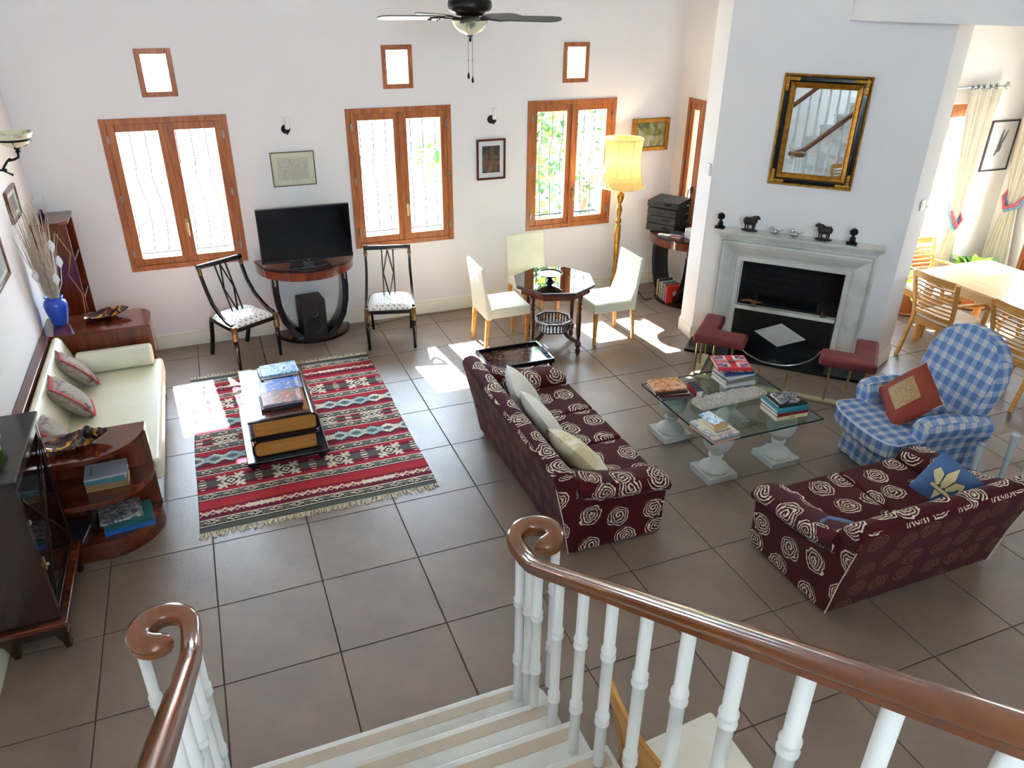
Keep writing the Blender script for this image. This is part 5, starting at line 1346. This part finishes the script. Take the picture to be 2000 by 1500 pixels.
scatter_cushion('blue_cushion', 'blue cushion with tan back squashed into the left corner of the two-seat sofa', (3.06, 2.545, .465), (R(40), R(10), R(140)), .28, .26, .12, C('#4a6c98', .8), None, None, lambda t: build('back_cover', G().pillow(.29, .25, .10).tf(Matrix.Translation((0, 0, -.02))), C('#9a6a34', .8), t, smooth=True))
# ---- plaid armchair (front = local +y)
def armchair():
    t = thing('plaid_armchair', 'blue and cream plaid skirted armchair holding a rust cushion, right of the glass table', 'armchair', (4.60, 3.41, 0), R(82)); t.scale = (.88, 1, 1.02)
    K = dict(uvs=True)
    # skirt with pleats
    def skirt(u, v):
        q = u*4; i = int(q) % 4; f = q-int(q); c = [(-.34, .30), (.34, .30), (.34, -.36), (-.34, -.36)]
        a, b = c[i], c[(i+1) % 4]; fl = 1+.10*(1-v); w_ = .006*math.sin(u*120)*(1-v)
        return ((a[0]*(1-f)+b[0]*f)*fl+w_, (a[1]*(1-f)+b[1]*f)*fl+w_, .01+.25*v)
    g = G().grid(skirt, 160, 6); g.f = [tuple(reversed(f)) for f in g.f]; build('skirt', g, 'plaid', t, smooth=True, sharp=60, **K)
    build('base', G().box(-.33, .33, -.35, .30, .12, .30), 'plaid', t, bev=.02, segs=3, **K)
    # T cushion with bowed front
    pts = [(-.25, -.24), (.25, -.24), (.25, .18), (.37, .20), (.385, .40)]+[(.36*math.cos(R(a)), .42+.085*math.sin(R(a))) for a in range(10, 171, 16)]+[(-.385, .40), (-.37, .20), (-.25, .18)]
    build('seat_cushion', G().prism(pts, .29, .43), 'plaid', t, bev=.035, segs=4, **K)
    build('piping', G().tube([(x, y, .418) for x, y in [(p[0]*1.0, p[1]*1.0) for p in pts]], .004, 6, closed=True), C('#c8d2e4', .8), t, smooth=True)
    for s_ in (-1, 1):
        sec = [(.27, .14), (.27, .46), (.265, .53), (.30, .585), (.36, .60), (.42, .575), (.44, .52), (.42, .46), (.385, .42), (.36, .30), (.35, .14)]
        V = []; F = []; k = len(sec)
        for y, dz, sx in ((-.34, -.06, 1), (-.2, -.02, 1), (0, 0, 1), (.16, .0, 1.0), (.215, -.01, .99), (.24, -.03, .97)):
            for x, z in sec: V.append((s_*(.34+(x-.34)*sx), y, z+dz*(z > .4)))
        for i in range(5):
            for j in range(k): F.append((i*k+j, i*k+(j+1) % k, (i+1)*k+(j+1) % k, (i+1)*k+j))
        F += [tuple(range(k-1, -1, -1)), tuple(5*k+j for j in range(k))]
        if s_ > 0: F = [tuple(reversed(f)) for f in F]
        build('arm', G().add(V, F), 'plaid', t, bev=.015, segs=3, sharp=30, **K)
    # balloon back, reclined
    out = [(-.30, .0), (-.33, .15), (-.375, .34), (-.375, .48), (-.33, .60), (-.24, .685), (-.12, .73), (0, .745), (.12, .73), (.24, .685), (.33, .60), (.375, .48), (.375, .34), (.33, .15), (.30, .0)]
    mx = Matrix.Translation((0, -.21, .36)) @ Matrix.Rotation(R(15), 4, 'X')
    g = G().prism(out, -.075, .075, 'y'); g.tf(mx); build('backrest', g, 'plaid', t, bev=.05, segs=5, sharp=50, **K)
    g = G().tube([(x*.955, .055, z*.965+.008) for x, z in out], .004, 6); g.tf(mx); build('back_piping', g, C('#c8d2e4', .8), t, smooth=True)
    build('back_cover', G().prism([(-.31, .14), (.31, .14), (.31, .5), (-.31, .5)], -.37, -.28, 'y'), 'plaid', t, bev=.02, **K)
armchair()
def emb(t):
    build('embroidered_panel', G().grid(lambda u, v: (.20*(u-.5), .20*(v-.5), .003+.07*(max(0, (1-abs((u-.5)*1.06)**2.6)*(1-abs((v-.5)*1.06)**2.6)))**.5), 8, 8), 'embro', t, smooth=True)
    n = 28; g = G(); pts = []
    for i in range(n):
        q = 4/n*i; s_ = int(q); f = q-s_; u = -1+2*f; x, y = [(u, -1), (1, u), (-u, 1), (-1, -u)][s_]; pts.append((.20*x*(1-.07*(1-y*y)), .20*y*(1-.07*(1-x*x)), 0))
    build('piping', g.tube(pts, .004, 6, closed=True), C('#c8b8a8', .7), t, smooth=True)
scatter_cushion('rust_cushion', 'rust red cushion with gold embroidered panel on the plaid armchair', (4.50, 3.42, .61), (R(56), R(-28), R(-98)), .42, .42, .14, C('#7c2a14', .75), None, None, emb)
# ---- glass coffee table on four stone pedestals
GX, GY, GZ = 3.45, 4.09, .432
t = thing('glass_coffee_table', 'square glass table on four white stone balusters between the sofas', 'table', (GX, GY, 0))
build('glass_top', G().box(-.487, .487, -.475, .475, GZ-.012, GZ), 'tglass', t)
g = G()
for a, b in (((-.487, -.475), (.487, -.475)), ((.487, -.475), (.487, .475)), ((.487, .475), (-.487, .475)), ((-.487, .475), (-.487, -.475))): g.bar((*a, GZ-.006), (*b, GZ-.006), .003, .0125)
build('glass_edge', g, 'gedge', t)
for sx in (-1, 1):
    for sy in (-1, 1):
        x, y = .02+sx*.285, .035+sy*.30
        p = build('pedestal', G().box(x-.125, x+.125, y-.125, y+.125, 0, .045).lathe([(.105, .045), (.112, .06), (.10, .078), (.07, .095), (.045, .125), (.042, .15), (.055, .158), (.055, .172), (.045, .18), (.05, .20), (.088, .235), (.108, .28), (.112, .33), (.10, .375), (.085, .405), (.085, GZ-.0125)], (x, y, 0), 32), 'stone', t, smooth=True, sharp=45)
GT = GZ+.0004
ga = 'books on the glass table'
stack(GT, [dict(name='book', lab='grey book at the bottom of the stack on the left corner of the glass table', cat='book', xy=(3.10, 4.34), rz=R(-6), w_=.27, d_=.2, h_=.018, cover='#5a5c60', group=ga),
           dict(name='book', lab='white book with dark red spine second in the left corner stack', cat='book', xy=(3.09, 4.35), rz=R(-12), w_=.25, d_=.19, h_=.02, cover='#d0cec6', spine='#5a1c24', group=ga),
           dict(name='book', lab='maroon and brown book under the tiger-coloured one on the left corner', cat='book', xy=(3.06, 4.36), rz=R(-8), w_=.26, d_=.19, h_=.02, cover='#4a2a24', spine='#3a2018', group=ga),
           dict(name='book', lab='orange patterned book topmost on the left corner of the glass table', cat='book', xy=(3.065, 4.375), rz=R(-10), w_=.26, d_=.18, h_=.016, cover='c_tiger', group=ga)])
stack(GT, [dict(name='book', lab='small navy and red book lying beside the left corner stack', cat='book', xy=(3.275, 4.29), rz=R(-98), w_=.16, d_=.06, h_=.055, cover='#1a2244', spine='#b0302c', group=ga)])
z = stack(GT, [dict(name='book', lab='white book at the bottom of the stack topped by the flag book', cat='book', xy=(3.68, 4.36), rz=R(-4), w_=.27, d_=.22, h_=.03, cover='#c8cac8', group=ga),
           dict(name='book', lab='grey-brown book second from the bottom under the flag book', cat='book', xy=(3.68, 4.365), rz=R(-2), w_=.27, d_=.21, h_=.03, cover='#7a756c', group=ga),
           dict(name='book', lab='pale book third from the bottom under the flag book', cat='book', xy=(3.69, 4.375), rz=R(4), w_=.26, d_=.21, h_=.026, cover='#c4ccd4', group=ga),
           dict(name='book', lab='dark blue book fourth from the bottom under the flag book', cat='book', xy=(3.68, 4.37), rz=R(-9), w_=.26, d_=.2, h_=.022, cover='#1e3a70', group=ga, text='GREECE', tsize=.03, tpos=(.05, -.07)),
           dict(name='book', lab='grey photo book directly under the flag book', cat='book', xy=(3.67, 4.38), rz=R(-14), w_=.24, d_=.19, h_=.02, cover='c_grey', group=ga)])
def flag_book(z):
    t = book('book', 'white hardback with a red, white and blue cross flag cover, topmost of its stack', 'book', (3.66, 4.39, z+.0004), R(-20), .27, .23, .028, '#c4283a', ga)
    Z0 = .0284; W_, D_ = .122, .100; B_, Wh, Rd = C('#232a5c', .35), C('#d8d8de', .35), C('#c8202c', .35)
    build('field', G().box(-W_, W_, -D_, D_, Z0, Z0+.0003), Wh, t)
    for sx in (-1, 1):
        for sy in (-1, 1):
            build('blue_triangle', G().prism([(sx*.05, sy*.096), (sx*.105, sy*.096), (sx*.05, sy*.052)], Z0+.0003, Z0+.0006), B_, t); build('blue_triangle', G().prism([(sx*.118, sy*.085), (sx*.118, sy*.04), (sx*.062, sy*.04)], Z0+.0003, Z0+.0006), B_, t)
            build('red_diagonal', G().prism([(sx*.118, sy*.094), (sx*.105, sy*.096), (sx*.04, sy*.042), (sx*.055, sy*.042)], Z0+.0006, Z0+.0009), Rd, t)
    build('red_cross', G().box(-W_, W_, -.024, .024, Z0+.0009, Z0+.0013).box(-.028, .028, -D_, D_, Z0+.0009, Z0+.0013), Rd, t)
    letters('LONDON STYLE GUIDE', .0225, C('#f2f0ea'), t, (0, 0, Z0+.0022))
flag_book(z)
z = stack(GT, [dict(name='book', lab='salmon-edged book at the bottom of the front corner stack on the glass table', cat='book', xy=(3.07, 3.74), rz=R(4), w_=.23, d_=.28, h_=.012, cover='#b88a78', group=ga),
           dict(name='book', lab='blue-grey book second in the front corner stack', cat='book', xy=(3.07, 3.745), rz=R(2), w_=.22, d_=.27, h_=.012, cover='#7a8494', group=ga),
           dict(name='book', lab='colourful pink and blue cover third in the front corner stack', cat='book', xy=(3.07, 3.75), rz=R(5), w_=.23, d_=.27, h_=.012, cover='c_pastel', group=ga),
           dict(name='book', lab='white square book with black lettering REGION in the front corner stack', cat='book', xy=(3.08, 3.75), rz=R(3), w_=.18, d_=.20, h_=.01, cover='#d4cdb8', group=ga, text='REGION', tsize=.035, tmat=C('#20222a'), tpos=(0, -.082)),
           dict(name='book', lab='small thick tan paperback topmost of the books on the front corner', cat='book', xy=(3.08, 3.76), rz=R(2), w_=.12, d_=.14, h_=.03, cover='#b89a6a', group=ga)])
t = thing('leaflet', 'folded blue and white leaflet lying on the small tan paperback', 'leaflet', (3.07, 3.79, z+.001), R(12))
build('sheet', G().grid(lambda u, v: ((u-.5)*.11, (v-.5)*.16, .001+.018*abs(v-.4)), 4, 6), 'c_ocean', t, smooth=True)
z = stack(GT, [dict(name='book', lab='cream book with dark lettering EILIDA on its spine, bottom of the right corner stack', cat='book', xy=(3.72, 3.80), rz=R(-4), w_=.27, d_=.21, h_=.03, cover='#d8c898', group=ga, stext='EILIDA', stmat=C('#3a3428')),
           dict(name='book', lab='dark red book second in the right corner stack on the glass table', cat='book', xy=(3.72, 3.80), rz=R(-3), w_=.27, d_=.21, h_=.028, cover='#7a1c20', group=ga),
           dict(name='book', lab='teal hardback third in the right corner stack', cat='book', xy=(3.72, 3.805), rz=R(-5), w_=.27, d_=.22, h_=.026, cover='#1f7f90', group=ga),
           dict(name='book', lab='black book with photo cover, second from the top in the right corner stack', cat='book', xy=(3.735, 3.81), rz=R(-6), w_=.24, d_=.18, h_=.016, cover='#1a1a1c', group=ga),
           dict(name='book', lab='small dark book with yellow splashes topmost in the right corner stack', cat='book', xy=(3.735, 3.815), rz=R(-8), w_=.18, d_=.15, h_=.02, cover='c_dark', group=ga)])
t = thing('coral_centrepiece', 'long grey-white carved coral block across the middle of the glass table', 'ornament', (3.45, 4.095, GT), R(2))
g = G().box(-.305, .305, -.075, .075, 0, .03); build('block', g, 'coral', t, bev=.012)
rnd = random.Random(8)
for k in range(46):
    x = -.28+.56*(k % 12)/11+rnd.uniform(-.012, .012); y = -.055+.036*(k//12)+rnd.uniform(-.008, .008); r = rnd.uniform(.020, .030)
    g = G(); 
    for q in range(3): 
        pts = [((r-.008*q)*math.cos(a*.7+q), (r-.008*q)*math.sin(a*.7+q), .006*q+.003*math.sin(a*2)) for a in range(9)]
        g.tube(pts, .0045, 5, closed=True)
    o = build('rosette', g, 'coral', t, smooth=True); o.location = (x, y, .034)
# ---- tray table behind the sofa arm
t = thing('tray_table', 'low square table with a dark lacquered tray top behind the three-seat sofa', 'table', (2.165, 5.28, 0))
build('tray', G().box(-.265, .265, -.175, .175, .475, .485), 'tray', t)
g = frame_g(-.28, .28, -.19, .19, .018, 0, 1); g.v = [(x, z, .47+.04*y) for x, y, z in g.v]; build('rim', g, 'black', t, bev=.003)
for x in (-.25, .25):
    for y in (-.16, .16): build('leg', G().box(x-.015, x+.015, y-.015, y+.015, 0, .475), 'darkwood', t)
for s_ in (-1, 1): build('handle', G().tube([(s_*.27, -.05, .51), (s_*.285, -.04, .53), (s_*.285, .04, .53), (s_*.27, .05, .51)], .005, 6), 'steel', t, smooth=True)

# ================================================================ DINING AREA
t = thing('dining_table', 'large pale wood dining table in the dining area at the right edge', 'table', (6.995, 4.36, 0))
build('table_top', G().box(-.48, .48, -.87, .87, .715, .745), 'blondtop', t, bev=.006)
build('apron', G().box(-.40, .40, -.79, -.77, .62, .715), 'blondtop', t); build('apron', G().box(-.40, .40, .77, .79, .62, .715), 'blondtop', t)
build('apron', G().box(-.42, -.40, -.79, .79, .62, .715), 'blondtop', t); build('apron', G().box(.40, .42, -.79, .79, .62, .715), 'blondtop', t)
for x in (-.40, .40):
    for y in (-.77, .77): build('leg', G().lathe([(.028, 0), (.04, .30), (.045, .62)], (x, y, 0), 12), 'blond', t, smooth=True)
def slat_chair(lab, loc, rz, arms=True, group='honey wood slat-back chairs'):
    """front -y"""
    t = thing('slat_chair', lab, 'chair', loc, rz, group); w_, d = .24, .22
    build('seat', G().prism([(-w_-.0, -d-.02), (w_, -d-.02), (w_-.03, d-.03), (-w_+.03, d-.03)], .415, .46), 'seatw', t, bev=.016, segs=3)
    build('seat_frame', G().prism([(-w_-.01, -d-.03), (w_+.01, -d-.03), (w_-.02, d-.01), (-w_+.02, d-.01)], .36, .415), 'blond', t, bev=.004)
    for s_ in (-1, 1):
        build('front_leg', G().lathe([(.013, 0), (.018, .12), (.024, .28), (.018, .30), (.026, .32), (.02, .34), (.024, .36)], (s_*(w_-.02), -d, 0), 12), 'blond', t, smooth=True, sharp=50)
        pts = [(s_*(w_-.03), d+.07, 0), (s_*(w_-.035), d+.02, .22), (s_*(w_-.035), d-.02, .42), (s_*(w_-.02), d+.01, .62), (s_*(w_), d+.075, .88)]
        build('rear_post', G().sweep(pts, [(-.017, -.014), (.017, -.014), (.017, .014), (-.017, .014)], up=(0, 1, 0)), 'blond', t, bev=.003)
        if arms:
            pts = [(s_*(w_-.02), d+.01, .66), (s_*(w_+.01), .06, .665), (s_*(w_+.02), -.10, .655), (s_*(w_+.015), -.17, .60), (s_*(w_+.0), -.18, .44)]
            build('arm', G().sweep(pts, [(-.02, -.011), (.02, -.011), (.02, .011), (-.02, .011)], up=(0, 0, 1)), 'blond', t, bev=.004)
    Y = lambda f: (d-.02)+(.095)*f**1.4
    bow = lambda x: .028*(1-(x/.22)**2)
    def slat(z, f, h, th, nm):
        pts = [(x, Y(f)+bow(x), z) for x in (-.21, -.14, -.07, 0, .07, .14, .21)]
        build(nm, G().sweep(pts, [(-th, -h), (th, -h), (th, h), (-th, h)], up=(0, 0, 1)), 'blond', t, bev=.002)
    slat(.86, 1, .032, .009, 'top_rail'); slat(.49, .12, .02, .009, 'lower_rail')
    for k in range(7): slat(.54+.042*k, .25+.095*k, .008, .006, 'slat')
    return t
slat_chair('honey wood slatted armchair at the dining table corner nearest the chimney', (6.42, 4.72, 0), R(90))
slat_chair('honey wood slat-back chair beside the plaid armchair, cut by the right edge of the view', (6.44, 3.90, 0), R(90))
slat_chair('honey wood slat-back chair at the far head of the dining table, before the glazed door', (6.93, 5.38, 0), R(0))
slat_chair('honey wood slat-back chair on the far side of the dining table, mostly hidden', (7.62, 4.62, 0), R(-90))
slat_chair('honey wood chair with ivory seat standing right beside the stairs, seen between the balusters', (1.42, 1.52, 0), R(90), arms=False, group='')
plant('potted_plant', 'broad-leaved green plant in a terracotta pot by the curtain, behind the dining table', 'plant', (7.98, 5.68, 0), 70, .36, .10, ['leaf', 'leafl', 'leafl'], (.17, .34), 9, None, .7)
plant('potted_plant', 'green leafy plant in a terracotta pot on the floor beside the chimney', 'plant', (7.12, 5.78, 0), 60, .30, .08, ['leaf', 'leafl', 'leafl'], (.14, .26), 12, None, .6)
# curtains
def curtain(lab, loc, rz, w_, ztop, ztie, lean, wt):
    t = thing('curtain', lab, 'curtain', loc, rz, 'ivory curtains in the dining area')
    def fn(u, v):
        z = ztop*(1-v); 
        k = 1-(1-z/ztie)*0 if z < ztie else (z-ztie)/(ztop-ztie)
        if z >= ztie: f = (z-ztie)/(ztop-ztie); ww = wt+(w_-wt)*f**.7; cx = lean*(1-f**.8)
        else: f = (ztie-z)/ztie; ww = wt+(w_*.75-wt)*min(1, f*1.6); cx = lean*(1-f*.25)
        return (cx+(u-.5)*ww, -.05+.028*math.sin(u*2*PI*6)*(.45+.55*ww/w_)-.01*math.sin(u*17+v*3), z+.02)
    g = G().grid(fn, 96, 40); build('drape', g, 'curtain', t, smooth=True, sharp=80)
    pts = [(lean-wt/2-.02, .03, ztie+.20), (lean-wt/2-.03, -.06, ztie+.05), (lean-.02, -.10, ztie-.06), (lean+wt/2+.02, -.07, ztie+.0), (lean+wt/2+.03, .02, ztie+.14)]
    build('tieback', G().tube(pts, [.012, .03, .04, .03, .012], 10, up=(0, 1, 0), flat=.8), 'tieblue', t, smooth=True)
    build('tieback_cord', G().tube([(x, y-.022, z+.015) for x, y, z in pts], [.008, .02, .026, .02, .008], 8, up=(0, 1, 0)), 'tiered', t, smooth=True)
    return t
curtain('ivory curtain gathered by a blue and red tieback, left of the framed hare picture', (7.70, WYD-.035, 0), 0, .46, 2.30, .93, .05, .10)
curtain('ivory curtain with blue and red tieback at the right edge of the view', (WX1-.035, 5.80, 0), R(-90), .46, 2.30, 1.10, -.02, .14)
t = thing('curtain_rod', 'ornate silver curtain rod with leafy rings above the glazed door', 'curtain rod', (7.25, WYD-.075, 2.345))
build('rod', G().tube([(-.75, 0, 0), (.70, 0, 0)], .011, 10), 'silver', t, smooth=True)
for x in (.24, .32, .40, .50, .58):
    g = G().tube([(x, .022*math.cos(a*.785), .022*math.sin(a*.785)) for a in range(8)], .006, 6, up=(1, 0, 0), closed=True)
    for q in range(5): g.ball((x+.012*math.cos(q*1.3), .02*math.sin(q), .022*math.cos(q)), (.014, .008, .014), 6, 5)
    build('ring', g, 'silver', t, smooth=True)
g = G().ball((.74, 0, 0), .03, 10, 8)
for q in range(6): g.ball((.74+.03*math.cos(q), 0, .03*math.sin(q)), (.016, .01, .016), 6, 5)
build('finial', g, 'silver', t, smooth=True)
for x in (-.6, .66): build('bracket', G().box(x-.01, x+.01, 0, .075, -.01, .01), 'silver', t)
tt = picture('hare_print', 'black-framed print of a grey hare head with long ears on white, right of the curtain', (8.238, WYD, 1.71), 0, .425, .545, .018, C('#2a2020', .4), [('paper', (.015, .015), C('#dcdcda', .7))])
hm = C('#5f5f6e', .8)
build('ear', G().prism([(-.005, .02), (.03, .10), (.065, .17), (.075, .165), (.055, .08), (.02, .01)], -.0125, -.012, 'y'), hm, tt)
build('ear', G().prism([(-.03, .02), (-.02, .12), (.0, .175), (.012, .17), (.01, .09), (.0, .01)], -.0125, -.012, 'y'), hm, tt)
build('head', G().prism([(-.03, .03), (.02, .03), (.03, -.01), (.02, -.06), (-.01, -.07), (-.05, -.11), (-.06, -.10), (-.04, -.03)], -.0125, -.012, 'y'), hm, tt)
# clear acrylic side table at the right edge
t = thing('acrylic_table', 'clear acrylic side table with tapered legs at the right edge behind the two-seat sofa', 'table', (4.87, 2.76, 0), 0)
build('table_top', G().box(-.20, .20, -.20, .20, .44, .455), 'acrylic', t, bev=.003)
for x in (-.17, .17):
    for y in (-.17, .17): build('leg', G().lathe([(.012, 0), (.016, .02), (.02, .25), (.026, .44)], (x, y, 0), 10), C('#b8c4c8', .15), t, smooth=True)
